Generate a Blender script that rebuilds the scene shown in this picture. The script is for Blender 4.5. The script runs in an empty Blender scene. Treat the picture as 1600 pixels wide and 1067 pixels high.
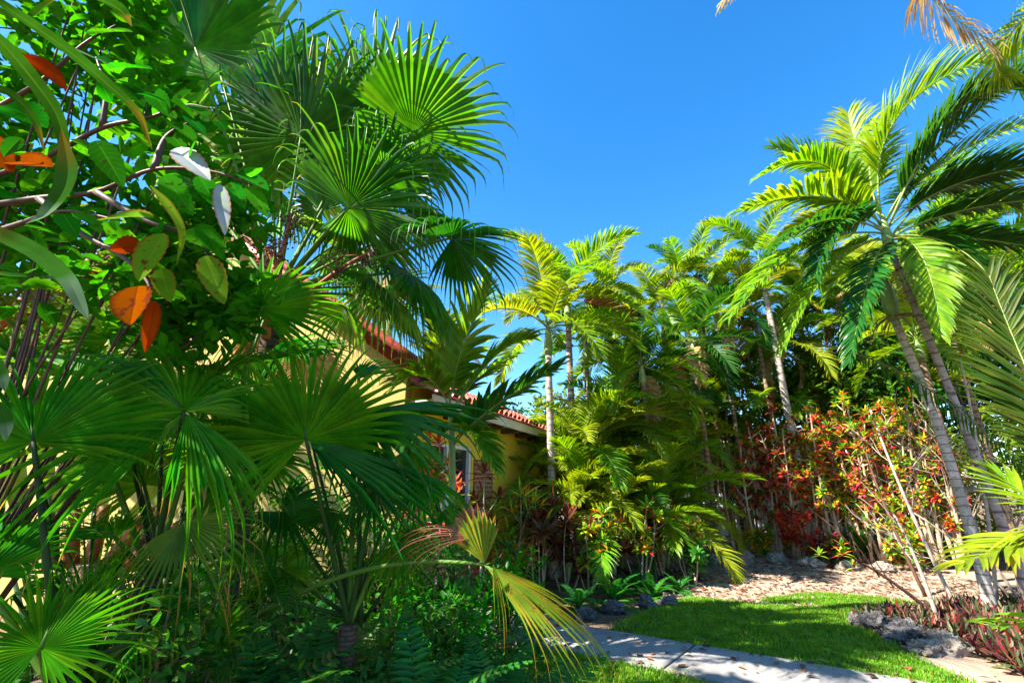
import bpy, math, random
from mathutils import Vector, Matrix, noise
import numpy as np
rad = math.radians
V = Vector
sc = bpy.context.scene
COL = sc.collection

# ------------------------------------------------------------------ camera, sky, sun, exposure
F, PITCH, EYE = 711.0, rad(18.0), 1.5
cd = bpy.data.cameras.new("camera")
cam = bpy.data.objects.new("camera", cd)
COL.objects.link(cam)
cam.location = (0, 0, EYE)
cam.rotation_euler = (rad(90) + PITCH, 0, 0)
cd.sensor_width = 36.0
cd.lens = F / 1600 * 36
cd.clip_start = 0.05
cd.clip_end = 2000
sc.camera = cam

SUN_AZ, SUN_EL = rad(-110), rad(46)          # azimuth from +Y towards +X, elevation
world = bpy.data.worlds.new("World")
sc.world = world
world.use_nodes = True
wt = world.node_tree
wt.nodes.clear()
sky = wt.nodes.new("ShaderNodeTexSky")
sky.sky_type = 'NISHITA'
sky.sun_disc = False
sky.sun_elevation = SUN_EL
sky.sun_rotation = SUN_AZ
sky.altitude = 0
sky.air_density = 1.0
sky.dust_density = 0.35
sky.ozone_density = 2.2
hs = wt.nodes.new("ShaderNodeHueSaturation")
hs.inputs['Saturation'].default_value = 1.38
hs.inputs['Hue'].default_value = 0.50
bg = wt.nodes.new("ShaderNodeBackground")
bg.inputs['Strength'].default_value = 0.092
wo = wt.nodes.new("ShaderNodeOutputWorld")
wt.links.new(sky.outputs[0], hs.inputs['Color'])
wt.links.new(hs.outputs[0], bg.inputs[0])
wt.links.new(bg.outputs[0], wo.inputs[0])

sd = V((math.sin(SUN_AZ) * math.cos(SUN_EL), math.cos(SUN_AZ) * math.cos(SUN_EL), math.sin(SUN_EL)))
ld = bpy.data.lights.new("sun", 'SUN')
ld.energy = 5.0
ld.angle = rad(0.5)
ld.color = (1.0, 0.93, 0.80)
sun = bpy.data.objects.new("sun", ld)
COL.objects.link(sun)
sun.location = (-10, 6, 14)
sun.rotation_euler = sd.to_track_quat('Z', 'Y').to_euler()

sc.view_settings.view_transform = 'Standard'
sc.view_settings.look = 'None'
sc.view_settings.exposure = 2.1
sc.view_settings.gamma = 1.0
sc.render.engine = 'CYCLES'
sc.cycles.max_bounces = 10
sc.cycles.diffuse_bounces = 4
sc.cycles.transmission_bounces = 6
sc.cycles.use_denoising = True

# ------------------------------------------------------------------ helpers
CP, SP = math.cos(PITCH), math.sin(PITCH)
UP = V((0, 0, 1))


def P(px, py, d):
    """the place seen at picture point (px, py) of the 1600x1067 photo, d metres in front"""
    u, v = (px - 800) / F, (533.5 - py) / F
    y = CP - v * SP
    s = d / y
    return V((u * s, d, EYE + (SP + v * CP) * s))


def G(px, py, z=0.0):
    u, v = (px - 800) / F, (533.5 - py) / F
    s = (z - EYE) / (SP + v * CP)
    return V((u * s, (CP - v * SP) * s, z))


def lerp(a, b, t):
    return a + (b - a) * t


def bez(p0, p1, p2, n):
    """quadratic curve THROUGH p1 at its middle"""
    c = p1 * 2 - (p0 + p2) * 0.5
    return [p0 * (1 - t) ** 2 + c * (2 * t * (1 - t)) + p2 * t * t for t in [i / n for i in range(n + 1)]]


def spline(pts, n):
    """Catmull-Rom through all the points"""
    q = [pts[0] * 2 - pts[1]] + list(pts) + [pts[-1] * 2 - pts[-2]]
    out = []
    for i in range(len(pts) - 1):
        a, b, c, d = q[i:i + 4]
        for k in range(n):
            t = k / n
            out.append(0.5 * ((2 * b) + (c - a) * t + (2 * a - 5 * b + 4 * c - d) * t * t + (3 * b - a - 3 * c + d) * t ** 3))
    out.append(pts[-1].copy())
    return out


class MB:
    def __init__(s):
        s.v, s.f, s.a = [], [], []

    def add(s, p, u=0.0, l=0.0, r=0.0):
        s.v.append((p[0], p[1], p[2]))
        s.a.append((u, l, r))
        return len(s.v) - 1

    def half(s, rows, us, r):
        prev = None
        for (p, q, l) in rows:
            i = s.add(p, us[0], l, r)
            s.add(q, us[1], l, r)
            if prev is not None:
                s.f.append((prev, i, i + 1, prev + 1))
            prev = i

    def blade(s, rows, r):
        """rows: (edge, mid, edge, along): two strips meeting in a crease"""
        s.half([(a, m, l) for a, m, b, l in rows], (-1, 0), r)
        s.half([(m, b, l) for a, m, b, l in rows], (0, 1), r)

    def tube(s, pts, radii, n=8, r=0.0, cap=True):
        m = len(pts)
        if not hasattr(radii, '__len__'):
            radii = [radii] * m
        prev = None
        side = None
        for i in range(m):
            t = (pts[min(i + 1, m - 1)] - pts[max(i - 1, 0)])
            t = t.normalized() if t.length > 1e-9 else UP
            if side is None:
                side = t.cross(V((0.31, 0.93, 0.2)))
                if side.length < .1:
                    side = t.cross(V((1, 0, 0)))
            side = (side - t * side.dot(t)).normalized()
            o = t.cross(side)
            ring = []
            for k in range(n):
                a = 2 * math.pi * k / n
                ring.append(s.add(pts[i] + (side * math.cos(a) + o * math.sin(a)) * radii[i], k / n, i / (m - 1), r))
            if prev:
                for k in range(n):
                    s.f.append((prev[k], prev[(k + 1) % n], ring[(k + 1) % n], ring[k]))
            elif cap:
                s.f.append(tuple(reversed(ring)))
            prev = ring
        if cap:
            s.f.append(tuple(prev))

    def box(s, c, ax, ay, az, r=0.0):
        """centre and three half-axis vectors"""
        i = []
        for z in (-1, 1):
            for y in (-1, 1):
                for x in (-1, 1):
                    i.append(s.add(c + ax * x + ay * y + az * z, 0, 0, r))
        for q in ((0, 2, 3, 1), (4, 5, 7, 6), (0, 1, 5, 4), (2, 6, 7, 3), (0, 4, 6, 2), (1, 3, 7, 5)):
            s.f.append(tuple(i[k] for k in q))

    def poly(s, pts, r=0.0):
        s.f.append(tuple(s.add(p, 0, 0, r) for p in pts))

    def mesh(s, name, mat, origin=V((0, 0, 0)), smooth=True):
        me = bpy.data.meshes.new(name)
        ox, oy, oz = origin
        me.from_pydata([(x - ox, y - oy, z - oz) for x, y, z in s.v], [], s.f)
        arr = np.array(s.a, dtype=np.float32) if s.a else np.zeros((0, 3), np.float32)
        for k, nm in enumerate(('lu', 'lv', 'lr')):
            at = me.attributes.new(nm, 'FLOAT', 'POINT')
            at.data.foreach_set('value', np.ascontiguousarray(arr[:, k]))
        me.materials.append(mat)
        if smooth:
            me.polygons.foreach_set('use_smooth', [True] * len(me.polygons))
        me.update()
        return me

    def build(s, name, mat, parent=None, smooth=True, label=None):
        """geometry is in world coordinates"""
        o = WORLD_OF(parent)
        me = s.mesh(name, mat, o, smooth)
        return link(name, me, parent, label)


def WORLD_OF(p):
    o = V((0, 0, 0))
    while p is not None:
        o = o + p.location
        p = p.parent
    return o


def link(name, me, parent=None, label=None):
    ob = bpy.data.objects.new(name, me)
    COL.objects.link(ob)
    if parent is not None:
        ob.parent = parent
    if label:
        ob['label'] = label
    return ob


def tag(o, label=None, cat=None, group=None, kind=None):
    for k, val in (('label', label), ('category', cat), ('group', group), ('kind', kind)):
        if val:
            o[k] = val
    return o


def thing(name, label, cat, loc, group=None):
    o = bpy.data.objects.new(name, None)
    o.empty_display_size = 0.2
    COL.objects.link(o)
    o.location = loc
    return tag(o, label, cat, group)


def copy_thing(src, loc, rz=0.0, scale=1.0, label=None, group=None):
    r = src.copy()
    COL.objects.link(r)
    r.location = loc
    r.rotation_euler = (0, 0, rz)
    r.scale = (scale,) * 3
    if label:
        r['label'] = label
    if group:
        r['group'] = group
    for ch in list(src.children):
        c = ch.copy()
        COL.objects.link(c)
        c.parent = r
        for g in ch.children:
            d = g.copy()
            COL.objects.link(d)
            d.parent = c
    return r


# ------------------------------------------------------------------ materials
class NT:
    def __init__(s, name):
        s.m = bpy.data.materials.new(name)
        s.m.use_nodes = True
        s.t = s.m.node_tree
        s.t.nodes.clear()
        s.out = s.n('ShaderNodeOutputMaterial')

    def n(s, typ, **kw):
        x = s.t.nodes.new(typ)
        for k, val in kw.items():
            setattr(x, k, val)
        return x

    def l(s, a, b):
        s.t.links.new(a, b)

    def set(s, sock, val):
        if hasattr(val, 'links'):
            s.l(val, sock)
        else:
            sock.default_value = val

    def math(s, op, a, b=0.0, c=None, clamp=False):
        x = s.n('ShaderNodeMath', operation=op, use_clamp=clamp)
        s.set(x.inputs[0], a)
        s.set(x.inputs[1], b)
        if c is not None:
            s.set(x.inputs[2], c)
        return x.outputs[0]

    def mix(s, f, a, b, typ='MIX'):
        x = s.n('ShaderNodeMix', data_type='RGBA', blend_type=typ)
        s.set(x.inputs['Factor'], f)
        s.set(x.inputs[6], a if hasattr(a, 'links') else (*a[:3], 1))
        s.set(x.inputs[7], b if hasattr(b, 'links') else (*b[:3], 1))
        return x.outputs[2]

    def attr(s, name):
        return s.n('ShaderNodeAttribute', attribute_name=name).outputs['Fac']

    def noise(s, scale, detail=3, rough=.55, coord='Object', dist=0.0):
        tc = s.n('ShaderNodeTexCoord')
        x = s.n('ShaderNodeTexNoise')
        x.inputs['Scale'].default_value = scale
        x.inputs['Detail'].default_value = detail
        x.inputs['Roughness'].default_value = rough
        x.inputs['Distortion'].default_value = dist
        s.l(tc.outputs[coord], x.inputs['Vector'])
        return x.outputs['Fac']

    def ramp(s, fac, stops, interp='LINEAR'):
        x = s.n('ShaderNodeValToRGB')
        x.color_ramp.interpolation = interp
        e = x.color_ramp.elements
        while len(e) < len(stops):
            e.new(0.5)
        for k, (p, c) in enumerate(stops):
            e[k].position = p
            e[k].color = (*c[:3], 1) if hasattr(c, '__len__') else (c, c, c, 1)
        s.l(fac, x.inputs[0])
        return x.outputs[0]

    def maprange(s, val, a, b, c=0.0, d=1.0):
        x = s.n('ShaderNodeMapRange')
        s.set(x.inputs[0], val)
        for k, q in zip((1, 2, 3, 4), (a, b, c, d)):
            x.inputs[k].default_value = q
        return x.outputs[0]

    def bump(s, h, strength=.3, dist=.02):
        x = s.n('ShaderNodeBump')
        x.inputs['Strength'].default_value = strength
        x.inputs['Distance'].default_value = dist
        s.l(h, x.inputs['Height'])
        return x.outputs[0]

    def principled(s, col, rough=.6, spec=.4, bump=None, metal=0.0):
        b = s.n('ShaderNodeBsdfPrincipled')
        s.set(b.inputs['Base Color'], col if hasattr(col, 'links') else (*col[:3], 1))
        s.set(b.inputs['Roughness'], rough)
        b.inputs['Specular IOR Level'].default_value = spec
        b.inputs['Metallic'].default_value = metal
        if bump is not None:
            s.l(bump, b.inputs['Normal'])
        return b.outputs[0]

    def done(s, sh):
        s.l(sh, s.out.inputs['Surface'])
        return s.m


def leaf_mat(name, cols, trans=.45, tgain=(1.9, 1.7, .55), tip=None, tip0=.88, rough=.45, spec=.22, vein=0.0,
             veincol=(.35, .45, .12), veins_n=9, spots=None, stripes=0.0, midrib=None, interp='LINEAR', nscale=6.0, edgecol=None, base=None):
    """cols: palette picked by each leaf's own random number"""
    m = NT(name)
    cols = list(cols) * 2 if len(cols) == 1 else cols
    lr, lv, lu = m.attr('lr'), m.attr('lv'), m.attr('lu')
    oi = m.n('ShaderNodeObjectInfo').outputs['Random']
    k = m.math('FRACT', m.math('ADD', lr, m.math('MULTIPLY', oi, 0.37)))
    c = m.ramp(k, [(i / max(1, len(cols) - 1) if interp == 'LINEAR' else i / len(cols), q) for i, q in enumerate(cols)], interp)
    nz = m.noise(nscale, 3)
    h = m.n('ShaderNodeHueSaturation')
    m.l(c, h.inputs['Color'])
    m.l(m.maprange(nz, .3, .7, .72, 1.3), h.inputs['Value'])
    m.l(m.maprange(oi, 0, 1, .485, .515), h.inputs['Hue'])
    c = h.outputs[0]
    au = m.math('ABSOLUTE', lu)
    if stripes:
        st = m.math('SINE', m.math('MULTIPLY', lu, 16.0))
        c = m.mix(m.math('MULTIPLY', m.maprange(st, -1, 1), stripes), c, (.005, .05, .005))
    if vein:
        ph = m.math('SUBTRACT', m.math('MULTIPLY', lv, float(veins_n)), m.math('MULTIPLY', au, 1.6))
        fr = m.math('ABSOLUTE', m.math('SUBTRACT', m.math('FRACT', ph), .5))
        vm = m.math('MAXIMUM', m.maprange(fr, .06, .0), m.maprange(au, .07, .02))
        c = m.mix(m.math('MULTIPLY', vm, vein), c, veincol)
    if midrib:
        c = m.mix(m.maprange(au, .16, .06), c, midrib)
    if spots:
        sp = m.noise(38.0 if nscale < 20 else 60, 2)
        c = m.mix(m.maprange(sp, .62, .68), c, spots)
    if edgecol:
        c = m.mix(m.maprange(m.math('ADD', au, m.math('MULTIPLY', nz, .5)), .95, 1.2), c, edgecol)
    if base:
        c = m.mix(m.maprange(lv, .30, .05), c, base)
    if tip:
        q = m.math('ADD', lv, m.math('MULTIPLY', m.math('SUBTRACT', nz, .5), .35))
        q = m.math('ADD', q, m.math('MULTIPLY', m.math('SUBTRACT', lr, .5), .12))
        c = m.mix(m.maprange(q, tip0 - .04, tip0 + .06), c, tip)
    if spec < .1:
        pn = m.n('ShaderNodeBsdfDiffuse')
        m.l(c, pn.inputs['Color'])
        pb = pn.outputs[0]
    else:
        pb = m.principled(c, rough, spec)
    tr = m.n('ShaderNodeBsdfTranslucent')
    tcn = m.mix(1.0, c, tgain, 'MULTIPLY')
    m.l(tcn, tr.inputs['Color'])
    mx = m.n('ShaderNodeMixShader')
    mx.inputs[0].default_value = trans
    m.l(pb, mx.inputs[1])
    m.l(tr.outputs[0], mx.inputs[2])
    return m.done(mx.outputs[0])


def plain_mat(name, c1, c2, scale=8, rough=.75, bump=.3, bdist=.02, spec=.3, detail=5, c3=None, s3=40):
    m = NT(name)
    nz = m.noise(scale, detail)
    c = m.ramp(nz, [(.3, c1), (.7, c2)])
    if c3:
        c = m.mix(m.maprange(m.noise(s3, 3), .55, .7), c, c3)
    oi = m.n('ShaderNodeObjectInfo').outputs['Random']
    h = m.n('ShaderNodeHueSaturation')
    m.l(c, h.inputs['Color'])
    m.l(m.maprange(oi, 0, 1, .8, 1.2), h.inputs['Value'])
    return m.done(m.principled(h.outputs[0], rough, spec, m.bump(m.noise(scale * 4, 4), bump, bdist)))


def trunk_mat(name, c1, c2, ringcol, rings=30, ringw=.12):
    m = NT(name)
    lv = m.attr('lv')
    nz = m.noise(5, 5)
    c = m.ramp(nz, [(.3, c1), (.7, c2)])
    c = m.mix(m.maprange(m.noise(22, 4), .56, .66), c, [x * .45 for x in c1])
    ph = m.math('ADD', m.math('MULTIPLY', lv, float(rings)), m.math('MULTIPLY', nz, .6))
    fr = m.math('FRACT', ph)
    c = m.mix(m.maprange(m.math('ABSOLUTE', m.math('SUBTRACT', fr, .5)), ringw, .02), c, ringcol)
    return m.done(m.principled(c, .75, .25, m.bump(fr, .35, .02)))


M = {}
M['fan'] = leaf_mat('fan_leaf', [(.016, .150, .003), (.034, .215, .003), (.065, .225, .004), (.012, .165, .004), (.026, .130, .003)], trans=.42, tgain=(3.0, 2.2, .45), tip=(.26, .17, .06), tip0=.92, rough=.45, spec=.15, stripes=.18)
M['fan_high'] = leaf_mat('fan_leaf_high', [(.012, .085, .006), (.020, .125, .008), (.034, .125, .008)], trans=.45, tgain=(3.4, 2.5, .35), tip=(.16, .13, .06), tip0=.93, rough=.4, spec=.4)
M['fan_pale'] = leaf_mat('fan_leaf_pale', [(.05, .20, .02), (.09, .24, .03), (.16, .24, .06)], trans=.5, tgain=(2.2, 1.9, .5), tip=(.45, .38, .16), tip0=.88, rough=.45)
M['fan_blue'] = leaf_mat('fan_leaf_blue', [(.007, .095, .005), (.013, .135, .006), (.006, .08, .005)], trans=.3, tip=(.10, .16, .03), tip0=.95, rough=.42, spec=.22, stripes=.2)
M['fan_dying'] = leaf_mat('fan_leaf_dying', [(.12, .30, .02), (.20, .32, .02), (.10, .26, .02), (.30, .30, .02), (.08, .27, .02)], trans=.45, tgain=(1.7, 1.6, .5), tip=(.34, .15, .03), tip0=.84, edgecol=(.36, .16, .02), spots=(.20, .075, .015), nscale=9.0, rough=.6, spec=.1)
M['fan_brown_tip'] = leaf_mat('fan_leaf_brown_tip', [(.06, .19, .02), (.12, .2, .02), (.07, .16, .02)], trans=.4, tip=(.34, .17, .03), tip0=.62)
M['dead'] = leaf_mat('dead_leaf', [(.24, .08, .04), (.44, .19, .12), (.34, .14, .08), (.16, .05, .025)], trans=.25, tgain=(1.4, 1.2, .8), rough=.7, spec=.2)
M['straw'] = leaf_mat('straw_leaf', [(.42, .30, .13), (.34, .22, .08), (.50, .38, .18), (.22, .12, .05)], trans=.4, tgain=(1.5, 1.25, .8), rough=.65, spec=.2)
M['petiole'] = plain_mat('petiole', (.05, .13, .012), (.10, .19, .02), 5, .55, .05, spec=.15)
M['petiole_dark'] = plain_mat('petiole_dark', (.012, .035, .008), (.03, .07, .012), 5, .55, .05, spec=.2)
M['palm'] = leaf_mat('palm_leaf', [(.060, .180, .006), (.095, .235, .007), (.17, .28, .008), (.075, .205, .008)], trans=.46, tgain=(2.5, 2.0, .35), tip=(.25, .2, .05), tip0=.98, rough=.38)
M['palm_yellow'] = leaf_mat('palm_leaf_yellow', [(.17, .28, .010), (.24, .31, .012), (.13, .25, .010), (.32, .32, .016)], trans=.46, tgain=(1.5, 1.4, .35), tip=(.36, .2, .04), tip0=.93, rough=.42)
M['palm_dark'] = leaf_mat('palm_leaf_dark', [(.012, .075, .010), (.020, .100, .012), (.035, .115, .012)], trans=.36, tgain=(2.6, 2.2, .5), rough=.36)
M['rachis'] = plain_mat('rachis', (.12, .20, .03), (.22, .26, .06), 5, .45, .05)
M['rachis_dark'] = plain_mat('rachis_dark', (.10, .09, .03), (.16, .15, .05), 5, .5, .05)
M['crownshaft'] = plain_mat('crownshaft', (.14, .24, .05), (.26, .34, .12), 4, .4, .05)
M['trunk_pale'] = trunk_mat('trunk_pale', (.30, .25, .21), (.50, .44, .38), (.16, .12, .10), 34)
M['trunk_grey'] = trunk_mat('trunk_grey', (.20, .155, .145), (.38, .31, .29), (.09, .07, .065), 26)
M['trunk_brown'] = trunk_mat('trunk_brown', (.16, .10, .06), (.28, .19, .12), (.06, .035, .02), 40, .2)
M['trunk_dark'] = trunk_mat('trunk_dark', (.05, .03, .018), (.10, .06, .035), (.02, .012, .008), 30, .2)
M['olive'] = leaf_mat('olive_leaf', [(.025, .075, .006), (.05, .10, .006), (.08, .10, .008), (.03, .09, .006)], trans=.5, tgain=(2.2, 1.7, .4), rough=.45, spec=.25)
M['fan_near'] = leaf_mat('fan_leaf_near', [(.016, .150, .002), (.034, .225, .003), (.095, .265, .004), (.016, .175, .003), (.055, .20, .003)], trans=.42, tgain=(3.0, 2.2, .45), tip=(.30, .2, .07), tip0=.90, rough=.42, spec=.16, stripes=.25)
M['stem_tan'] = plain_mat('stem_tan', (.24, .16, .10), (.46, .34, .24), 9, .8, .3, .01)
M['stem_grey'] = plain_mat('stem_grey', (.22, .17, .13), (.42, .35, .29), 9, .8, .3, .01)
M['twig'] = plain_mat('twig', (.06, .025, .018), (.11, .05, .03), 12, .6, .2, .005)
M['sheath'] = plain_mat('sheath', (.20, .055, .02), (.40, .15, .05), 9, .6, .4, .01, c3=(.06, .025, .012), s3=14)
M['fiber'] = plain_mat('fiber', (.13, .07, .035), (.30, .19, .11), 14, .9, .3, .01)
M['berry'] = plain_mat('berry', (.018, .008, .008), (.05, .018, .015), 20, .35, .05, spec=.5)
M['fruit'] = plain_mat('fruit', (.45, .32, .04), (.35, .42, .05), 6, .5, .05)
M['stalk_red'] = plain_mat('stalk_red', (.22, .05, .02), (.36, .10, .04), 12, .6, .2)
M['bush'] = leaf_mat('bush_leaf', [(.005, .095, .004), (.010, .14, .004), (.03, .17, .006), (.006, .11, .008)], trans=.42, tgain=(3.0, 2.6, .5), rough=.55, spec=.07, vein=.6, veincol=(.06, .25, .012), spots=(.03, .05, .006))
M['bush_lime'] = leaf_mat('bush_leaf_lime', [(.09, .24, .01), (.13, .26, .01), (.07, .19, .01)], trans=.4, tgain=(1.6, 1.5, .5), vein=.4, veincol=(.24, .30, .04), spots=(.12, .05, .012), edgecol=(.22, .11, .012), rough=.6, spec=.07)
M['bush_orange'] = leaf_mat('bush_leaf_orange', [(.30, .042, .001), (.34, .065, .002), (.25, .03, .001)], trans=.4, tgain=(1.3, 1.2, .5), vein=.45, veincol=(.18, .015, .002), spots=(.17, .035, .01), rough=.65, spec=.03, edgecol=(.16, .03, .005))
M['bush_white'] = leaf_mat('bush_leaf_white', [(.22, .27, .28), (.26, .30, .30)], trans=.25, tgain=(1, 1, 1), vein=.5, veincol=(.22, .36, .18), spots=(.25, .38, .12), rough=.5, edgecol=(.28, .12, .05))
M['strap'] = leaf_mat('strap_leaf', [(.018, .095, .005), (.035, .13, .006)], trans=.4, tip=(.17, .14, .010), tip0=.72, rough=.6, spec=.05, midrib=(.06, .15, .008))
M['strap_pale'] = leaf_mat('strap_leaf_pale', [(.022, .085, .009)], trans=.3, tip=(.09, .16, .08), tip0=.6, rough=.6, spec=.05, base=(.10, .07, .008))
M['heliconia'] = leaf_mat('heliconia_leaf', [(.16, .28, .03), (.24, .33, .04), (.12, .24, .02)], trans=.5, tgain=(1.7, 1.4, .5), rough=.4)
M['fern'] = leaf_mat('fern_leaf', [(.012, .11, .014), (.02, .16, .016), (.05, .19, .02)], trans=.38, tgain=(2.6, 2.2, .5), rough=.45)
M['cover'] = leaf_mat('cover_leaf', [(.010, .08, .010), (.02, .12, .012), (.04, .15, .015), (.015, .10, .02)], trans=.4, tgain=(3.2, 2.6, .5), rough=.42)
M['tree'] = leaf_mat('tree_leaf', [(.02, .09, .008), (.04, .13, .010), (.075, .17, .014), (.03, .10, .01)], trans=.45, tgain=(3.0, 2.2, .5), rough=.4)
M['tree_dark'] = leaf_mat('tree_leaf_dark', [(.012, .06, .008), (.022, .085, .010), (.04, .11, .012)], trans=.4, tgain=(2.6, 2.2, .5), rough=.4)
M['tree_lime'] = leaf_mat('tree_leaf_lime', [(.10, .20, .012), (.16, .24, .015), (.07, .17, .012)], trans=.45, tgain=(1.9, 1.5, .45), rough=.4)
RED, PINK, ORA, YEL, LIM, GRN, DGR = (.36, .014, .015), (.58, .07, .08), (.62, .17, .02), (.58, .48, .02), (.24, .38, .015), (.06, .20, .015), (.02, .09, .012)
BUR = (.10, .012, .016)
M['croton_red'] = leaf_mat('croton_red', [RED, BUR, GRN, PINK, ORA, GRN, BUR, RED, LIM, PINK, DGR], spots=(.2, .04, .02), trans=.35, tgain=(1.6, 1.5, .8), interp='CONSTANT', rough=.35)
M['croton_mix'] = leaf_mat('croton_mix', [LIM, ORA, GRN, RED, YEL, RED, GRN, PINK, PINK, RED, LIM, BUR], spots=(.36, .30, .02), trans=.4, tgain=(1.6, 1.4, .6), interp='CONSTANT', rough=.35)
M['croton_green'] = leaf_mat('croton_green', [LIM, GRN, YEL, LIM, DGR, GRN, LIM, ORA, RED, GRN], spots=(.34, .34, .02), trans=.42, tgain=(1.8, 1.5, .5), interp='CONSTANT', rough=.35)
M['croton_dark'] = leaf_mat('croton_dark', [BUR, DGR, BUR, RED, GRN, DGR], trans=.3, tgain=(1.6, 1.5, .7), interp='CONSTANT', rough=.35)
M['ti_red'] = leaf_mat('ti_red', [(.40, .02, .015), (.52, .05, .02), (.22, .012, .015), (.40, .22, .03)], trans=.4, tgain=(1.5, 1.3, .7), rough=.35)
M['ti_dark'] = leaf_mat('ti_dark', [(.09, .02, .018), (.15, .035, .02), (.05, .05, .014), (.20, .05, .02)], trans=.3, tgain=(1.6, 1.5, .7), rough=.35)
M['rhoeo'] = leaf_mat('rhoeo_leaf', [(.06, .015, .018), (.035, .06, .022), (.17, .022, .02), (.09, .11, .04), (.045, .012, .014), (.05, .07, .03), (.26, .13, .075)], trans=.3, tgain=(1.6, 1.2, .9), interp='CONSTANT', rough=.45)
M['grass'] = leaf_mat('grass_blade', [(.05, .22, .006), (.09, .27, .008), (.17, .31, .010), (.07, .25, .008), (.30, .27, .07)], trans=.42, tgain=(2.4, 1.6, .4), rough=.5, spec=.25)
M['litter'] = leaf_mat('litter_leaf', [(.16, .085, .05), (.24, .15, .09), (.10, .055, .035), (.22, .085, .04), (.07, .04, .028)], trans=.15, rough=.7, interp='CONSTANT')


def paint_mat(name, col, dirt, bump=.12, rough=.8):
    m = NT(name)
    a = m.noise(1.6, 6, .6)
    c = m.mix(m.maprange(a, .4, .75, 0, .5), col, dirt)
    c = m.mix(m.maprange(m.noise(9, 5), .55, .8, 0, .3), c, [x * .75 for x in col])
    return m.done(m.principled(c, rough, .25, m.bump(m.noise(60, 4), bump, .01)))


M['wall_yellow'] = paint_mat('wall_yellow', (.80, .54, .035), (.52, .34, .03))
M['wall_cream'] = paint_mat('wall_cream', (.58, .45, .15), (.42, .32, .10))  # paler than the wing; its different lighting is put into the paint colour
M['wall_white'] = paint_mat('wall_white', (.74, .76, .80), (.55, .56, .60))
M['trim'] = paint_mat('trim', (.62, .55, .42), (.35, .28, .2))
M['trim_white'] = paint_mat('trim_white', (.72, .70, .66), (.5, .48, .45))
M['tile'] = plain_mat('roof_tile', (.26, .05, .035), (.48, .14, .10), 7, .7, .3, c3=(.55, .3, .25), s3=11)
M['tile_red'] = plain_mat('roof_verge', (.30, .03, .015), (.42, .06, .03), 6, .5, .2)
M['tile_dull'] = plain_mat('roof_tile_dull', (.26, .12, .08), (.4, .22, .16), 7, .8, .3)
M['dark_wood'] = plain_mat('dark_wood', (.05, .03, .02), (.11, .06, .04), 10, .6, .2)
M['rock'] = plain_mat('rock', (.06, .055, .057), (.27, .245, .235), 9, .9, 1.0, .08, c3=(.02, .02, .024), s3=14)
M['rock_pale'] = plain_mat('rock_pale', (.18, .145, .12), (.38, .32, .27), 7, .9, .9, .04, c3=(.14, .12, .1), s3=16)
m = NT('glass')
g = m.n('ShaderNodeBsdfPrincipled')
g.inputs['Base Color'].default_value = (.02, .025, .025, 1)
g.inputs['Roughness'].default_value = .06
M['glass'] = m.done(g.outputs[0])
m = NT('brick')
tc = m.n('ShaderNodeTexCoord')
bt = m.n('ShaderNodeTexBrick')
bt.inputs['Color1'].default_value = (.46, .12, .05, 1)
bt.inputs['Color2'].default_value = (.34, .07, .03, 1)
bt.inputs['Mortar'].default_value = (.42, .33, .24, 1)
bt.inputs['Scale'].default_value = 1.0
bt.inputs['Mortar Size'].default_value = .008
bt.inputs['Brick Width'].default_value = .22
bt.inputs['Row Height'].default_value = .075
mp = m.n('ShaderNodeCombineXYZ')
sx = m.n('ShaderNodeSeparateXYZ')
m.l(tc.outputs['Object'], sx.inputs[0])
m.l(m.math('ADD', sx.outputs[0], sx.outputs[1]), mp.inputs[0])
m.l(sx.outputs[2], mp.inputs[1])
m.l(mp.outputs[0], bt.inputs['Vector'])
M['brick'] = m.done(m.principled(bt.outputs[0], .85, .2, m.bump(bt.outputs['Fac'], -.4, .01)))
# ground materials
m = NT('soil')
a, b = m.noise(1.2, 6, .6), m.noise(30, 5, .6)
c = m.ramp(a, [(.3, (.11, .07, .045)), (.7, (.22, .15, .10))])
c = m.mix(m.maprange(b, .5, .7), c, (.06, .035, .02))
M['soil'] = m.done(m.principled(c, .95, .1, m.bump(b, .8, .03)))
m = NT('sand')
a, b = m.noise(1.5, 6, .6), m.noise(35, 5, .65)
c = m.ramp(a, [(.3, (.24, .165, .115)), (.7, (.42, .33, .255))])
c = m.mix(m.maprange(b, .55, .72, 0, .6), c, (.26, .18, .12))
M['sand'] = m.done(m.principled(c, .95, .1, m.bump(b, .6, .03)))
m = NT('concrete')
a, b, d = m.noise(1.1, 6, .65), m.noise(45, 5, .6), m.noise(4, 5, .6)
c = m.ramp(a, [(.3, (.19, .18, .175)), (.7, (.30, .285, .275))])
c = m.mix(m.maprange(d, .52, .7, 0, .55), c, (.12, .11, .105))
c = m.mix(m.maprange(b, .5, .75, 0, .5), c, (.10, .095, .09))
M['concrete'] = m.done(m.principled(c, .85, .25, m.bump(b, .35, .01)))
m = NT('lawn')
a, b = m.noise(2.5, 5, .6), m.noise(60, 4, .6)
c = m.ramp(a, [(.3, (.03, .12, .008)), (.7, (.07, .17, .012))])
c = m.mix(m.maprange(b, .55, .7, 0, .6), c, (.10, .07, .03))
M['lawn'] = m.done(m.principled(c, .95, .1, m.bump(b, .8, .03)))

# ------------------------------------------------------------------ plant builders
DOWN = V((0, 0, -1))


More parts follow.
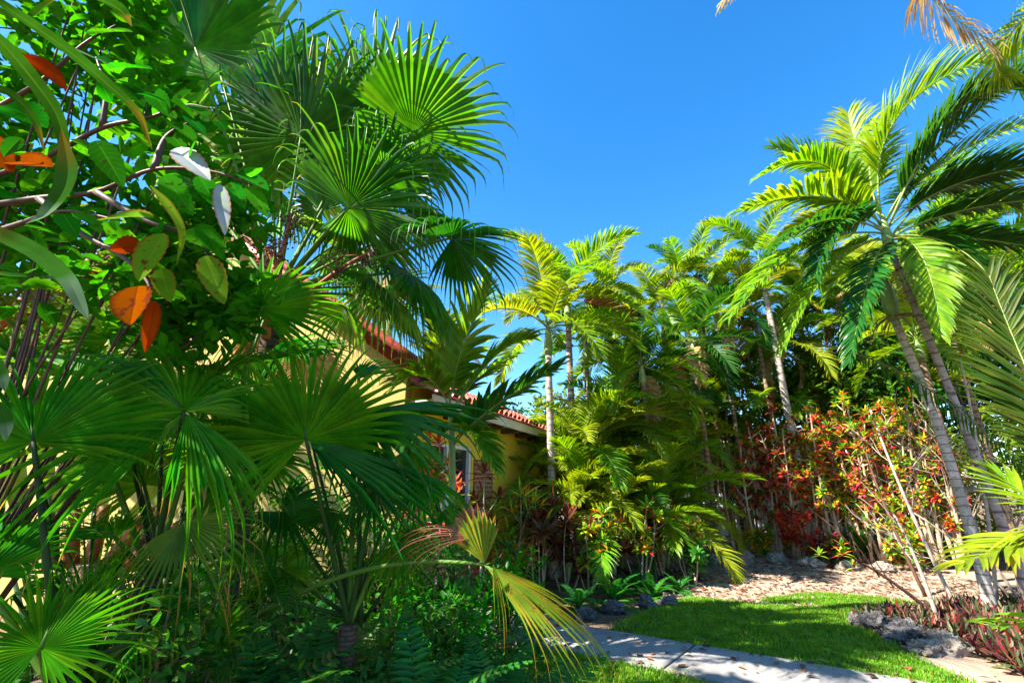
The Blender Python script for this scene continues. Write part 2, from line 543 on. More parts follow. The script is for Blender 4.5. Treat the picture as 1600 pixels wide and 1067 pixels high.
def leaf_rows(c, d, nrm, L, w, prof, droop=0.3, vee=.25, curl=0.0):
    """rows for one simple leaf starting at c, going along d, its face towards nrm"""
    rows = []
    n = len(prof) - 1
    d = d.normalized()
    for i, q in enumerate(prof):
        s = d.cross(nrm)
        s = s.normalized() if s.length > 1e-6 else V((1, 0, 0))
        up = s.cross(d)
        e = s * (w * q * .5)
        lift = up * (w * q * .5 * vee)
        rows.append((c - e + lift, c.copy(), c + e + lift, i / n))
        c = c + d * (L / n)
        d = (d + DOWN * (droop * (i + 1) / n / n * 2) - up * (curl / n)).normalized()
        nrm = s.cross(d) if s.cross(d).dot(up) > 0 else -s.cross(d)
    return rows


P_LANCE = (.15, .75, 1, .8, .45, .03)
P_OVATE = (.08, .62, .92, 1, .92, .70, .38, .03)
P_SMALL = (.1, 1, .7, .03)
P_STRAP = (.7, .9, 1, .95, .8, .5, .05)


def fan(root, hub, tip, N, base=None, n=46, span=148, fused=.52, droop=.35, hang=.55, fold=.18, curve=.30, sag=.0, mat='fan', pet=.012,
        petmat='petiole', seed=1, pleat=.30, asym=.42, bend=0.0, label=None, name='frond', ragged=.16, cut=None, fine=1.0, side=None):
    """a palmate frond: pleated fused hand, free drooping fingers, and its petiole"""
    rnd = random.Random(seed)
    R = (tip - hub).length
    A = (tip - hub) / R
    N = V(N)
    N = (N - A * N.dot(A)).normalized()
    B = N.cross(A)
    sp = rad(span)
    dphi = 2 * sp / n
    mb = MB()

    def surf(phi, r, up):
        q = r / R
        d = A * math.cos(phi) + B * math.sin(phi)
        off = fold * abs(math.sin(phi)) * r - curve * R * q * q * (.55 + .45 * math.cos(phi)) + up
        p = hub + d * r + N * off
        p.z -= sag * R * q * q
        return p
    nfu = 4
    for i in range(n):
        phi = -sp + (i + .5) * dphi
        if cut and cut[0] < i / n < cut[1]:
            continue
        Ls = R * 1.06 * (1 - asym * (abs(phi) / sp) ** 1.6) * rnd.uniform(.84, 1.06)
        rf = fused * .86 * R * (1 - .22 * (abs(phi) / sp) ** 2)
        if ragged and rnd.random() < ragged:
            rf *= rnd.uniform(.45, .8)
        amp = pleat * dphi
        rows = []
        for k in range(nfu + 1):
            r = max(.006 * R, rf * k / nfu)
            rows.append((surf(phi - dphi / 2, r, amp * r), surf(phi, r, -amp * r), surf(phi + dphi / 2, r, amp * r), r / Ls))
        c = rows[-1][1].copy()
        eL, eR = rows[-1][0] - c, rows[-1][2] - c
        d = (c - surf(phi, rf * .85, -amp * rf * .85)).normalized()
        d = (d + B * rnd.uniform(-.05, .05)).normalized()
        mfree = 9
        dr, hg = droop * rnd.uniform(.6, 1.5), hang * rnd.uniform(.3, 1.7)
        if rnd.random() < .09:
            dr, hg = dr * 2.6 + .3, hg * 1.6
        if rnd.random() < .07:
            Ls = rf + (Ls - rf) * rnd.uniform(.3, .7)
        step = (Ls - rf) / mfree
        kink = rnd.uniform(.45, .8)
        tw = rnd.uniform(-.5, .5)
        for j in range(mfree):
            t = (j + 1) / mfree
            d = (d + DOWN * (dr * t * .4 + (hg if t > kink else 0) * .8)).normalized()
            c = c + d * step
            wq = max(.015, (1 - t) ** 1.05 * (1 - .18 * min(1, t * 5)))
            lift = N * (tw * wq * eL.length * t)
            rows.append((c + eL * wq + lift, c.copy(), c + eR * wq - lift, (rf + (Ls - rf) * t) / Ls))
        mb.blade(rows, rnd.random())
    blade = mb.build(name, M[mat], root, label=label)
    if base is not None:
        pb = MB()
        mid = (base + hub) * .5 + V((0, 0, bend)) + (V(side) if side else V((0, 0, 0)))
        pts = bez(base, mid, hub, 14)
        pb.tube(pts, [lerp(pet * 1.5, pet * .8, k / 14) for k in range(15)], 8)
        # the costa running a little way into the blade
        costa = [surf(0, R * .5 * k / 6, -pleat * dphi * R * .5 * k / 6 - .002) for k in range(7)]
        pb.tube(costa, [lerp(pet * .7, pet * .15, k / 6) for k in range(7)], 6)
        pb.build('petiole', M[petmat], blade)
    return blade


def pinnate(pts, L, n, w=.035, a0=68, a1=28, vee=.25, droop=.35, start=.18, rows=4, seed=1, up=UP, rr=.012, taper=.55, gap=0.0, jit=.12, short0=.6):
    """leaflets and midrib of a feather frond along the polyline pts"""
    rnd = random.Random(seed)
    lf, rb = MB(), MB()
    m = len(pts) - 1
    rb.tube(pts, [lerp(rr, rr * .22, (k / m) ** .8) for k in range(m + 1)], 7)
    prof = {2: (.5, 1, .04), 3: (.4, 1, .75, .04), 4: (.4, .95, 1, .65, .03), 5: (.35, .9, 1, .85, .5, .03)}[rows]
    side0 = None
    for k in range(n):
        t = start + (1 - start) * (k + .3 * rnd.random()) / (n - 1)
        if gap and rnd.random() < gap:
            continue
        x = min(t, .999) * m
        i = int(x)
        p = pts[i].lerp(pts[i + 1], x - i)
        T = (pts[i + 1] - pts[i]).normalized()
        S = T.cross(up)
        if side0 is not None and S.length < .35:
            S = side0 - T * side0.dot(T)
        S = S.normalized()
        if side0 is not None and S.dot(side0) < 0:
            S = -S
        side0 = S
        Nn = S.cross(T)
        if Nn.dot(up) < -.2:
            Nn = -Nn
        tt = (t - start) / (1 - start)
        ll = L * (short0 + (1 - short0) * min(1, tt * 4)) * (1 - taper * max(0, (tt - .45) / .55) ** 1.6)
        for sg in (1, -1):
            a = rad(lerp(a0, a1, tt) + rnd.uniform(-7, 7))
            d = (T * math.cos(a) + S * (sg * math.sin(a)) + Nn * (vee + rnd.uniform(-jit, jit))).normalized()
            l1 = ll * rnd.uniform(.88, 1.08)
            ww = w * (1 - .35 * tt)
            c = p.copy()
            dd = d.copy()
            out = []
            dv = droop * rnd.uniform(.6, 1.4)
            for j, q in enumerate(prof):
                wv = T - dd * T.dot(dd)
                wv = wv.normalized() * (ww * q * .5)
                lift = wv.cross(dd)
                if lift.dot(Nn) < 0:
                    lift = -lift
                lift = lift * .35
                out.append((c - wv + lift, c.copy(), c + wv + lift, j / rows))
                c = c + dd * (l1 / rows)
                dd = (dd + DOWN * (dv * (j + 1) / rows)).normalized()
            lf.blade(out, rnd.random())
    return lf, rb


def pin(root, pts, L, n, mat='palm', rmat='rachis', label=None, name='frond', **kw):
    lf, rb = pinnate(pts, L, n, **kw)
    o = lf.build(name, M[mat], root, label=label)
    rb.build('rachis', M[rmat], o)
    return o


def arc(elev, length, bendtot, n=14, h0=0.0, twist=0.0):
    """a polyline leaving the origin towards +X at elev degrees and bending over by bendtot degrees"""
    p, out = V((0, 0, h0)), [V((0, 0, h0))]
    hd = 0.0
    for k in range(n):
        e = rad(elev - bendtot * ((k + .5) / n) ** 1.3)
        hd += rad(twist) / n
        p = p + V((math.cos(e) * math.cos(hd), math.cos(e) * math.sin(hd), math.sin(e))) * (length / n)
        out.append(p.copy())
    return out


POOL = {}


def pool(key, mats, elevs, length, bend, L, n, variants=2, **kw):
    res = []
    for e in elevs:
        for q in range(variants):
            s = hash((key, e, q)) % 1000 if False else (len(key) * 131 + int(e + 90) * 7 + q * 17)
            rn = random.Random(s)
            pts = arc(e, length * rn.uniform(.92, 1.08), bend * rn.uniform(.8, 1.2), 12, 0, rn.uniform(-25, 25))
            lf, rb = pinnate(pts, L, n, seed=s, **kw)
            res.append((e, lf, rb))
    POOL[key] = [(e, {mt: lf.mesh('frond', M[mt]) for mt in mats}, rb.mesh('rachis', M['rachis'])) for e, lf, rb in res]


def pool_frond(root, key, elev, az, mat, scale=1.0, off=V((0, 0, 0)), rnd=random, label=None):
    c = sorted(POOL[key], key=lambda x: abs(x[0] - elev) + rnd.random() * 6)[0]
    o = link('frond', c[1][mat], root, label)
    o.location = off
    o.rotation_euler = (0, rad(c[0] - elev) * .8, az)
    o.scale = (scale,) * 3
    r = link('rachis', c[2], o)
    return o


def ring_tube(root, name, pts, r0, r1, mat, n=12, flare=0.0, bump=0.012, seed=0):
    rnd = random.Random(seed)
    mb = MB()
    m = len(pts) - 1
    rr = []
    for k in range(m + 1):
        t = k / m
        rr.append(lerp(r0, r1, t) * (1 + flare * max(0, 1 - t * 8) ** 2) * (1 + bump * rnd.uniform(-1, 1)))
    mb.tube(pts, rr, n)
    return mb.build(name, M[mat], root)


def feather_palm(name, label, cat, base, top, r, fronds, key='adonidia', mat='trunk_pale', shaft=.7, scale=1.0, leaf=('palm',), seed=0, group=None, lean=0.0,
                 skirt=None, fruit=None, mid=None):
    """fronds: (elev, azimuth degrees[, scale[, leaf material]])"""
    rnd = random.Random(seed)
    root = thing(name, label, cat, base, group)
    mid = mid or (base + top) * .5 + V((lean, 0, 0))
    pts = bez(base, mid, top, 26)
    ring_tube(root, 'trunk', pts, r * 1.15, r * .85, mat, 12, .5, .02, seed)
    d = (pts[-1] - pts[-2]).normalized()
    if shaft:
        sp_ = [top + d * (shaft * k / 6) for k in range(7)]
        mb = MB()
        mb.tube(sp_, [r * 1.0, r * 1.25, r * 1.2, r * 1.0, r * .8, r * .6, r * .35], 12)
        mb.build('crownshaft', M['crownshaft'], root)
    crown = top + d * (shaft * .8) - base
    for k, f in enumerate(fronds):
        e, az = f[0], f[1]
        s = f[2] if len(f) > 2 else 1
        pool_frond(root, key, e, rad(az), f[3] if len(f) > 3 else leaf[k % len(leaf)], s * scale, crown + V((0, 0, rnd.uniform(-.05, .05))), rnd)
    if skirt:
        mb = MB()
        for k in range(skirt[1]):
            a = rnd.uniform(0, 6.28)
            d0 = V((math.cos(a), math.sin(a), rnd.uniform(-.2, .5)))
            c = top + V((0, 0, rnd.uniform(-.15, .1)))
            L = skirt[0] * rnd.uniform(.5, 1.1)
            mb.blade(leaf_rows(c, d0, UP, L, rnd.uniform(.012, .03), P_STRAP, 1.6, .2), rnd.random())
        mb.build('skirt', M[skirt[2]], root)
    if fruit:
        fruit_bunch(root, top - d * .05, fruit, rnd)
    return root


def fruit_bunch(root, c, spec, rnd):
    """spec: (number of strands, length, strand material, berry material, berry radius)"""
    ns, L, sm, bm, br = spec
    st, be = MB(), MB()
    for k in range(ns):
        a = rnd.uniform(0, 6.28)
        d = V((math.cos(a), math.sin(a), rnd.uniform(-.1, .5))).normalized()
        pts = [c.copy()]
        for j in range(7):
            d = (d + DOWN * .28 + V((rnd.uniform(-.15, .15), rnd.uniform(-.15, .15), 0))).normalized()
            pts.append(pts[-1] + d * (L * rnd.uniform(.7, 1.2) / 7))
        st.tube(pts, [.008 - .0008 * j for j in range(8)], 4)
        for p in pts[2:]:
            for q in range(2):
                blob(be, p + V((rnd.uniform(-1, 1), rnd.uniform(-1, 1), rnd.uniform(-1, 1))) * br * 2.2, br * rnd.uniform(.7, 1.2))
    o = st.build('fruit_stalk', M[sm], root)
    if bm:
        be.build('fruit', M[bm], o)['kind'] = 'stuff'


def blob(mb, c, r):
    ii = []
    for p in ((1, 0, 0), (-1, 0, 0), (0, 1, 0), (0, -1, 0), (0, 0, 1), (0, 0, -1)):
        ii.append(mb.add(c + V(p) * r))
    for a, b, d in ((0, 2, 4), (2, 1, 4), (1, 3, 4), (3, 0, 4), (2, 0, 5), (1, 2, 5), (3, 1, 5), (0, 3, 5)):
        mb.f.append((ii[a], ii[b], ii[d]))


def scatter_leaves(mb, c, n, radius, size, rnd, prof=P_SMALL, w=.5, squash=1.0, droop=.4):
    for k in range(n):
        d = V((rnd.gauss(0, 1), rnd.gauss(0, 1), rnd.gauss(.2, .8))).normalized()
        q = c + V((d.x, d.y, d.z * squash)) * radius * rnd.random() ** .5
        nn = V((rnd.gauss(0, .6), rnd.gauss(0, .6), 1)).normalized()
        s = size * rnd.uniform(.6, 1.25)
        dd = (d + V((rnd.gauss(0, .5), rnd.gauss(0, .5), rnd.gauss(0, .3)))).normalized()
        mb.blade(leaf_rows(q, dd, nn, s, s * w, prof, droop, .2), rnd.random())


def rosette(mb, c, axis, n, L, w, rnd, prof=P_LANCE, el=(-10, 70), droop=.5):
    ax = axis.normalized()
    s = ax.cross(V((.3, .8, .1))).normalized()
    o = ax.cross(s)
    for k in range(n):
        a = k * 2.4 + rnd.uniform(-.3, .3)
        e = rad(lerp(el[0], el[1], k / max(1, n - 1)) + rnd.uniform(-10, 10))
        d = (s * math.cos(a) + o * math.sin(a)) * math.cos(e) + ax * math.sin(e)
        l = L * rnd.uniform(.75, 1.15)
        mb.blade(leaf_rows(c - ax * (L * .25 * (1 - k / n)), d, ax, l, w * rnd.uniform(.8, 1.2), prof, droop, .25), rnd.random())


def tree(name, label, base, h, crowns, size, nleaf, mat, trunk='stem_grey', r=.15, seed=0, group=None, cat='tree', w=.5, clump=16):
    """crowns: (dx, dy, z, rx, ry, rz) ellipsoids filled with leaf clumps; limbs lead to each of them"""
    rnd = random.Random(seed)
    root = thing(name, label, cat, base, group)
    tb = MB()
    fork = base + V((rnd.uniform(-.2, .2), rnd.uniform(-.2, .2), h * .45))
    tb.tube(bez(base, (base + fork) * .5 + V((.06, 0, 0)), fork, 8), [lerp(r * 1.3, r * .8, k / 8) for k in range(9)], 10)
    tb.build('trunk', M[trunk], root)
    lb = MB()
    cm = MB()
    tot = sum((c[3] * c[4] * c[5]) ** .67 for c in crowns)
    for c in crowns:
        cc = base + V((c[0], c[1], c[2]))
        lb.tube(bez(fork, (fork + cc) * .5 + V((rnd.uniform(-.2, .2), rnd.uniform(-.2, .2), .15)), cc, 8), [lerp(r * .6, r * .12, k / 8) for k in range(9)], 7)
        nn = int(nleaf * (c[3] * c[4] * c[5]) ** .67 / tot / clump)
        for k in range(nn):
            d = V((rnd.gauss(0, 1), rnd.gauss(0, 1), rnd.gauss(0, 1))).normalized() * (rnd.random() ** .38)
            p = cc + V((d.x * c[3], d.y * c[4], d.z * c[5]))
            if rnd.random() < .2:
                lb.tube(bez(cc, (cc + p) * .5 + V((0, 0, .1)), p, 4), [r * .1, r * .09, r * .07, r * .05, r * .02], 5)
            scatter_leaves(cm, p, clump, size * 2.2, size, rnd, w=w)
    lb.build('limb', M[trunk], root)
    cm.build('crown', M[mat], root)
    return root


def croton(name, label, base, h, nst, mat, seed, cat='shrub', group=None, leafL=.16, leafw=.055, spread=.3, low=.35, nros=9, stem='stem_tan', sr=.016, prof=P_LANCE, nl=13, cane=False):
    rnd = random.Random(seed)
    root = thing(name, label, cat, base, group)
    fb = MB()
    for s in range(nst):
        a = s * 2.4 + rnd.uniform(-.5, .5)
        hh = h * rnd.uniform(.72, 1.05)
        top = base + V((math.cos(a) * spread * rnd.uniform(.4, 1.2), math.sin(a) * spread * rnd.uniform(.4, 1.2), hh))
        b0 = base + V((math.cos(a), math.sin(a), 0)) * .05 * rnd.uniform(.5, 2)
        pts = bez(b0, (b0 + top) * .5 + V((rnd.uniform(-.1, .1), rnd.uniform(-.1, .1), 0)), top, 10)
        sb = MB()
        sb.tube(pts, [lerp(sr * rnd.uniform(.9, 1.4), sr * .4, k / 10) for k in range(11)], 7)
        ends = [(top, (pts[-1] - pts[-2]).normalized())]
        if not cane:
            for q in range(nros):
                t = rnd.uniform(low, .97)
                p = pts[int(t * 10)]
                aa = rnd.uniform(0, 6.28)
                d = V((math.cos(aa), math.sin(aa), rnd.uniform(.4, 1.4))).normalized()
                e = p + d * rnd.uniform(.12, .38) * min(1, h / 1.6)
                sb.tube(bez(p, (p + e) * .5 + V((0, 0, -.02)), e, 4), [sr * .5, sr * .45, sr * .4, sr * .3, sr * .25], 5)
                ends.append((e, d + UP * .4))
        sb.build('stem', M[stem], root)
        for e, d in ends:
            rosette(fb, e, d, int(nl * rnd.uniform(.7, 1.3)), leafL * rnd.uniform(.8, 1.2), leafw, rnd, prof)
    fb.build('foliage', M[mat], root)
    return root


def rock(name, label, c, sx, sy, sz, mat, seed, group=None):
    rnd = random.Random(seed)
    mb = MB()
    nu, nv = 40, 26
    off = V((seed * 3.1, seed * 1.7, 0))
    idx = []
    for j in range(nv + 1):
        th = math.pi * j / nv
        row = []
        for i in range(nu):
            ph = 2 * math.pi * i / nu
            d = V((math.sin(th) * math.cos(ph), math.sin(th) * math.sin(ph), math.cos(th)))
            n1 = noise.noise(d * 1.6 + off)
            n2 = noise.noise(d * 4.5 + off)
            n3 = noise.noise(d * 11 + off)
            k = 1 + .45 * n1 + .32 * n2 + .16 * n3 - .38 * abs(noise.noise(V((d.x * 5, d.y * 5, d.z * 13)) - off)) - .2 * abs(n2)
            row.append(mb.add(c + V((d.x * sx, d.y * sy, d.z * sz)) * k))
        idx.append(row)
    for j in range(nv):
        for i in range(nu):
            mb.f.append((idx[j][i], idx[j + 1][i], idx[j + 1][(i + 1) % nu], idx[j][(i + 1) % nu]))
    o = mb.build(name, M[mat], None)
    return tag(o, label, 'rock', group)


def areca(name, label, base, stems, key, scale, nf, seed, mats=('palm',), group=None, spread=.25, r=.03, el=(20, 82), h0=.4, cat='palm', stem='crownshaft'):
    """a clump of canes, each with its own tuft of feather fronds"""
    rnd = random.Random(seed)
    root = thing(name, label, cat, base, group)
    for s in range(stems):
        a = s * 2.4 + rnd.uniform(-.4, .4)
        hh = h0 * rnd.uniform(.5, 1.3)
        top = base + V((math.cos(a) * spread, math.sin(a) * spread, hh))
        b0 = base + V((math.cos(a), math.sin(a), 0)) * spread * .35
        ring_tube(root, 'cane', bez(b0, (b0 + top) * .5, top, 6), r, r * .7, stem, 8, 0, 0)
        for k in range(nf):
            e = lerp(el[1], el[0], k / max(1, nf - 1)) + rnd.uniform(-8, 8)
            pool_frond(root, key, e, a + k * 2.4 + rnd.uniform(-.5, .5), mats[rnd.randrange(len(mats))], scale * rnd.uniform(.75, 1.1), top - base, rnd)
    return root


def fern(root_loc, label, n, L, seed, group=None, mat='fern', el=(15, 75)):
    rnd = random.Random(seed)
    root = thing('fern', label, 'fern', root_loc, group)
    for k in range(n):
        e = rnd.uniform(*el)
        pts = arc(e, L * rnd.uniform(.7, 1.15), rnd.uniform(50, 95), 12, 0, rnd.uniform(-30, 30))
        lf, rb = pinnate(pts, L * .14, 30, w=L * .036, a0=82, a1=70, vee=.05, droop=.12, start=.10, rows=3, seed=seed * 31 + k, rr=.003, taper=.85, short0=.45, jit=.04)
        me, mr = lf.mesh('frond', M[mat]), rb.mesh('rachis', M['petiole_dark'])
        o = link('frond', me, root)
        o.rotation_euler = (0, 0, k * 2.4 + rnd.uniform(-.3, .3))
        link('rachis', mr, o)
    return root


# ------------------------------------------------------------------ ground
def sheet(name, pts, z, mat, kind='structure', sub=0):
    mb = MB()
    mb.poly([V((p[0], p[1], z)) for p in pts])
    o = mb.build(name, M[mat], None, False)
    o['kind'] = kind
    return o


gb = MB()
N_ = 90
ids = {}
for j in range(N_ + 1):
    for i in range(N_ + 1):
        fx, fy = (i / N_ * 2 - 1), (j / N_)
        x = math.copysign(abs(fx) ** 2.4, fx) * 120
        y = -20 + fy ** 2.6 * 220 if fy > 0 else -20
        z = .012 * noise.noise(V((x * .8, y * .8, 0))) - .016
        ids[i, j] = gb.add((x, y, z))
for j in range(N_):
    for i in range(N_):
        gb.f.append((ids[i, j], ids[i + 1, j], ids[i + 1, j + 1], ids[i, j + 1]))
tag(gb.build('ground', M['soil']), kind='structure')


def wobble(pts, amp, n, seed):
    """closed outline with an uneven edge"""
    out = []
    for i in range(len(pts)):
        a, b = pts[i], pts[(i + 1) % len(pts)]
        for k in range(n):
            p = a.lerp(b, k / n)
            q = noise.noise_vector(V((p.x * 2.3 + seed, p.y * 2.3, seed))) * amp + noise.noise_vector(V((p.x * 9 + seed, p.y * 9, seed))) * amp * .4
            out.append(V((p.x + q.x, p.y + q.y, 0)))
    return out


sand_px = [(1040, 948), (1098, 905), (1085, 882), (1180, 868), (1300, 880), (1430, 884), (1640, 900), (1700, 950), (1520, 966), (1430, 955), (1330, 948), (1200, 945)]
sheet('sand_path', wobble([G(*p) for p in sand_px], .12, 8, 3), .006, 'sand')
sheet('sandy_soil', wobble([G(*p) for p in [(1440, 1010), (1560, 1015), (1800, 1030), (1900, 1110), (1600, 1120), (1520, 1075), (1480, 1060), (1420, 1035)]], .08, 6, 8), .006, 'sand')
lawn_px = [(955, 985), (1000, 962), (1080, 936), (1200, 947), (1330, 950), (1352, 985), (1430, 1032), (1505, 1062), (1530, 1090), (1395, 1064), (1100, 1015)]
lawn_poly = [G(*p) for p in lawn_px]
sheet('lawn', wobble(lawn_poly, .05, 8, 5), .012, 'lawn')
grass2_px = [(760, 1015), (895, 1021), (1035, 1052), (1130, 1075), (1200, 1130), (700, 1130)]
grass2 = [G(*p) for p in grass2_px]
sheet('lawn_strip', wobble(grass2, .03, 6, 6), .012, 'lawn')
patch_px = [(1190, 940), (1270, 928), (1400, 938), (1440, 948), (1330, 951)]
patch = [G(*p) for p in patch_px]

# concrete footpath: slabs with open joints
A0, D_ = V((1.29, 4.59, 0)), V((.845, -.535, 0)).normalized()
Q_ = V((D_.y * -1, D_.x, 0))
pm = MB()
for k, (s0, s1) in enumerate(((-5.2, -3.62), (-3.6, -1.82), (-1.8, -.012), (.012, 1.8), (1.82, 3.6), (3.62, 6))):
    sk = .10
    a, b = A0 + D_ * s0, A0 + D_ * s1
    a2, b2 = A0 + D_ * (s0 + sk) + Q_ * .86, A0 + D_ * (s1 + sk) + Q_ * .86
    z1, e = .035, .012
    lo = [V((p.x, p.y, -.05)) for p in (a, b, b2, a2)]
    hi = [V((p.x, p.y, z1 - .006)) for p in (a, b, b2, a2)]
    ctr = (a + b + a2 + b2) / 4
    tp = [V((p.x, p.y, z1)) + (ctr - p).normalized() * e for p in (a, b, b2, a2)]
    il, ih, it = [pm.add(p) for p in lo], [pm.add(p) for p in hi], [pm.add(p) for p in tp]
    for q in range(4):
        r = (q + 1) % 4
        pm.f.append((il[q], il[r], ih[r], ih[q]))
        pm.f.append((ih[q], ih[r], it[r], it[q]))
    pm.f.append(tuple(it))
tag(pm.build('footpath', M['concrete'], None, False), kind='structure')


def inside(p, poly):
    c = False
    for i in range(len(poly)):
        a, b = poly[i], poly[i - 1]
        if (a.y > p.y) != (b.y > p.y) and p.x < (b.x - a.x) * (p.y - a.y) / (b.y - a.y) + a.x:
            c = not c
    return c


def grass(name, polys, n, h, seed):
    rnd = random.Random(seed)
    mb = MB()
    for poly, share in polys:
        x0, x1 = min(p.x for p in poly) - .05, max(p.x for p in poly) + .05
        y0, y1 = min(p.y for p in poly) - .05, max(p.y for p in poly) + .05
        k = 0
        while k < n * share:
            p = V((rnd.uniform(x0, x1), rnd.uniform(y0, y1), .005))
            j = V((rnd.gauss(0, .055), rnd.gauss(0, .055), 0))
            if noise.noise(V((p.x * 2.1, p.y * 2.1, 9))) < -.18 and rnd.random() < .75:
                continue
            if not inside(p + j, poly):
                continue
            k += 1
            dn = .5 + .8 * noise.noise(V((p.x * 1.4, p.y * 1.4, 3)))
            hh = h * rnd.uniform(.5, 1.2) * (.7 + .6 * max(0, dn))
            a = rnd.uniform(0, 6.28)
            d = V((math.cos(a), math.sin(a), 0))
            s = V((-d.y, d.x, 0)) * rnd.uniform(.003, .006)
            lean = d * hh * rnd.uniform(.1, .8)
            r = rnd.random()
            i = mb.add(p - s, -1, 0, r)
            mb.add(p + s, 1, 0, r)
            mb.add(p + lean * .35 + s * .8 + V((0, 0, hh * .6)), 1, .6, r)
            mb.add(p + lean * .35 - s * .8 + V((0, 0, hh * .6)), -1, .6, r)
            mb.add(p + lean + V((0, 0, hh * rnd.uniform(.75, 1))), 0, 1, r)
            mb.f.append((i, i + 1, i + 2, i + 3))
            mb.f.append((i + 3, i + 2, i + 4))
    return tag(mb.build(name, M['grass'], None, False), 'short bright green grass blades', 'grass', kind='stuff')


grass('lawn_grass', [(lawn_poly, .7), (grass2, .22), (patch, .14)], 64000, .05, 4)

# ------------------------------------------------------------------ the yellow house
E1, E2 = V((.40, .9165, 0)), V((-.9165, .40, 0))      # the wing
B1, B2 = V((.06, .998, 0)), V((-.998, .06, 0))            # the gabled block
C0 = V((-1.5, 6.31, 0))
house = thing('house', 'yellow stucco house with a cream gable and red barrel tile roof behind the fan palms', 'house', C0)


def hp(s, q, z):
    """s along the gable (towards the left end), q along the wing wall, z up"""
    return C0 + E2 * s + E1 * q + UP * z


def prism(mb, pts, ext):
    n = len(pts)
    a = [mb.add(p) for p in pts]
    b = [mb.add(p + ext) for p in pts]
    mb.f.append(tuple(a))
    mb.f.append(tuple(reversed(b)))
    for k in range(n):
        j = (k + 1) % n
        mb.f.append((a[k], b[k], b[j], a[j]))


def hbox(mb, s0, s1, q0, q1, z0, z1):
    mb.box(hp((s0 + s1) / 2, (q0 + q1) / 2, (z0 + z1) / 2), E2 * (s1 - s0) / 2, E1 * (q1 - q0) / 2, UP * (z1 - z0) / 2)


def bp(s, q, z):
    return C0 + B2 * s + B1 * q + UP * z


GW, EV, SL = 7.4, 3.18, .72
mb = MB()
prism(mb, [bp(0, 0, 0), bp(GW, 0, 0), bp(GW, 0, EV), bp(GW / 2, 0, EV + SL * GW / 2), bp(0, 0, EV)], B1 * .22)
mb.build('gable_wall', M['wall_cream'], house, False)
mb = MB()
for s_ in (.11, GW - .11):
    mb.box(bp(s_, 2.6, EV / 2), B2 * .11, B1 * 2.37, UP * (EV / 2 - .01))
mb.build('wall', M['wall_cream'], house, False)
# wing wall, split round the window opening
mb = MB()
W0, W1, WZ0, WZ1, WL = .62, 2.02, 1.08, 2.2, 6.3
for q0, q1, z0, z1 in ((.222, W0, 0, 2.95), (W1, WL, 0, 2.95), (W0, W1, 0, WZ0), (W0, W1, WZ1, 2.95)):
    hbox(mb, 0.003, .2, q0, q1, z0, z1)
hbox(mb, .2, 3.5, WL - .2, WL, 0, 2.9)
mb.build('wall', M['wall_yellow'], house, False)
# brick piers and apron round the window
for q0, q1, z0, z1 in ((.225, W0 - .02, 0, 2.05), (W1 + .05, 2.75, 0, 2.0), (W0 - .02, W1 + .05, 0, WZ0 - .06)):
    mb = MB()
    hbox(mb, -.05, .001, q0, q1, z0, z1)
    mb.build('brick_pier', M['brick'], house, False)
for k, (q0, q1) in enumerate(((W0, W0 + .66), (W0 + .74, W1))):
    fm = MB()
    t = .06
    for a, b, z0, z1 in ((q0, q0 + t, WZ0, WZ1), (q1 - t, q1, WZ0, WZ1), (q0 + t, q1 - t, WZ0, WZ0 + t), (q0 + t, q1 - t, WZ1 - t, WZ1)):
        hbox(fm, .03, .12, a, b, z0, z1)
    w = fm.build('window', M['trim_white'], house, False)
    gm = MB()
    hbox(gm, .09, .1, q0 + t, q1 - t, WZ0 + t, WZ1 - t)
    gm.build('pane', M['glass'], w, False)
fm = MB()
hbox(fm, .03, .12, W0 + .66, W0 + .74, WZ0, WZ1)
fm.build('mullion', M['trim_white'], house, False)
fm = MB()
hbox(fm, -.09, .02, W0 - .05, W1 + .05, WZ0 - .058, WZ0 - .002)
fm.build('window_sill', M['trim_white'], house, False)
# eave of the wing: soffit, fascia, rafter ends, tiles
mb = MB()
hbox(mb, -.42, -.38, .1, WL + .2, 2.60, 2.76)
hbox(mb, -.38, 0, .1, WL + .2, 2.66, 2.69)
mb.build('fascia', M['trim'], house, False)
for k in range(9):
    mb = MB()
    hbox(mb, -.36, 0, .3 + k * .72, .40 + k * .72, 2.56, 2.658)
    mb.build('rafter_end', M['dark_wood'], house, False)


def tiles(name, o, along, up, nA, nU, wA, lU, mat):
    """barrel tiles: o lower corner, along the eave, up the slope"""
    mb = MB()
    nrm = along.cross(up).normalized()
    if nrm.z < 0:
        nrm = -nrm
    rnd = random.Random(4)
    mb.poly([o, o + along * (nA * wA), o + along * (nA * wA) + up * (nU * lU), o + up * (nU * lU)])
    for i in range(nA):
        for j in range(nU):
            c = o + along * ((i + .5) * wA) + up * (j * lU)
            prev = None
            r0, r1 = wA * .52, wA * .42
            jz = rnd.uniform(0, .012)
            for (uu, rr, h) in ((-.02, r0, .018 + jz), (lU * 1.06, r1, .0 + jz)):
                row = []
                for k in range(7):
                    a = math.pi * k / 6
                    row.append(mb.add(c + up * uu + along * (math.cos(a) * rr * .8) + nrm * (math.sin(a) * rr * .75 + h)))
                if prev:
                    for k in range(6):
                        mb.f.append((prev[k], prev[k + 1], row[k + 1], row[k]))
                prev = row
            # thickness at the butt end
            row = []
            for k in range(7):
                a = math.pi * k / 6
                row.append(mb.add(c + up * -.02 + along * (math.cos(a) * r0 * .55) + nrm * (math.sin(a) * r0 * .5 + .01)))
            st = row[0] - 21 + 7 if False else None
    return mb.build(name, M[mat], house, True)


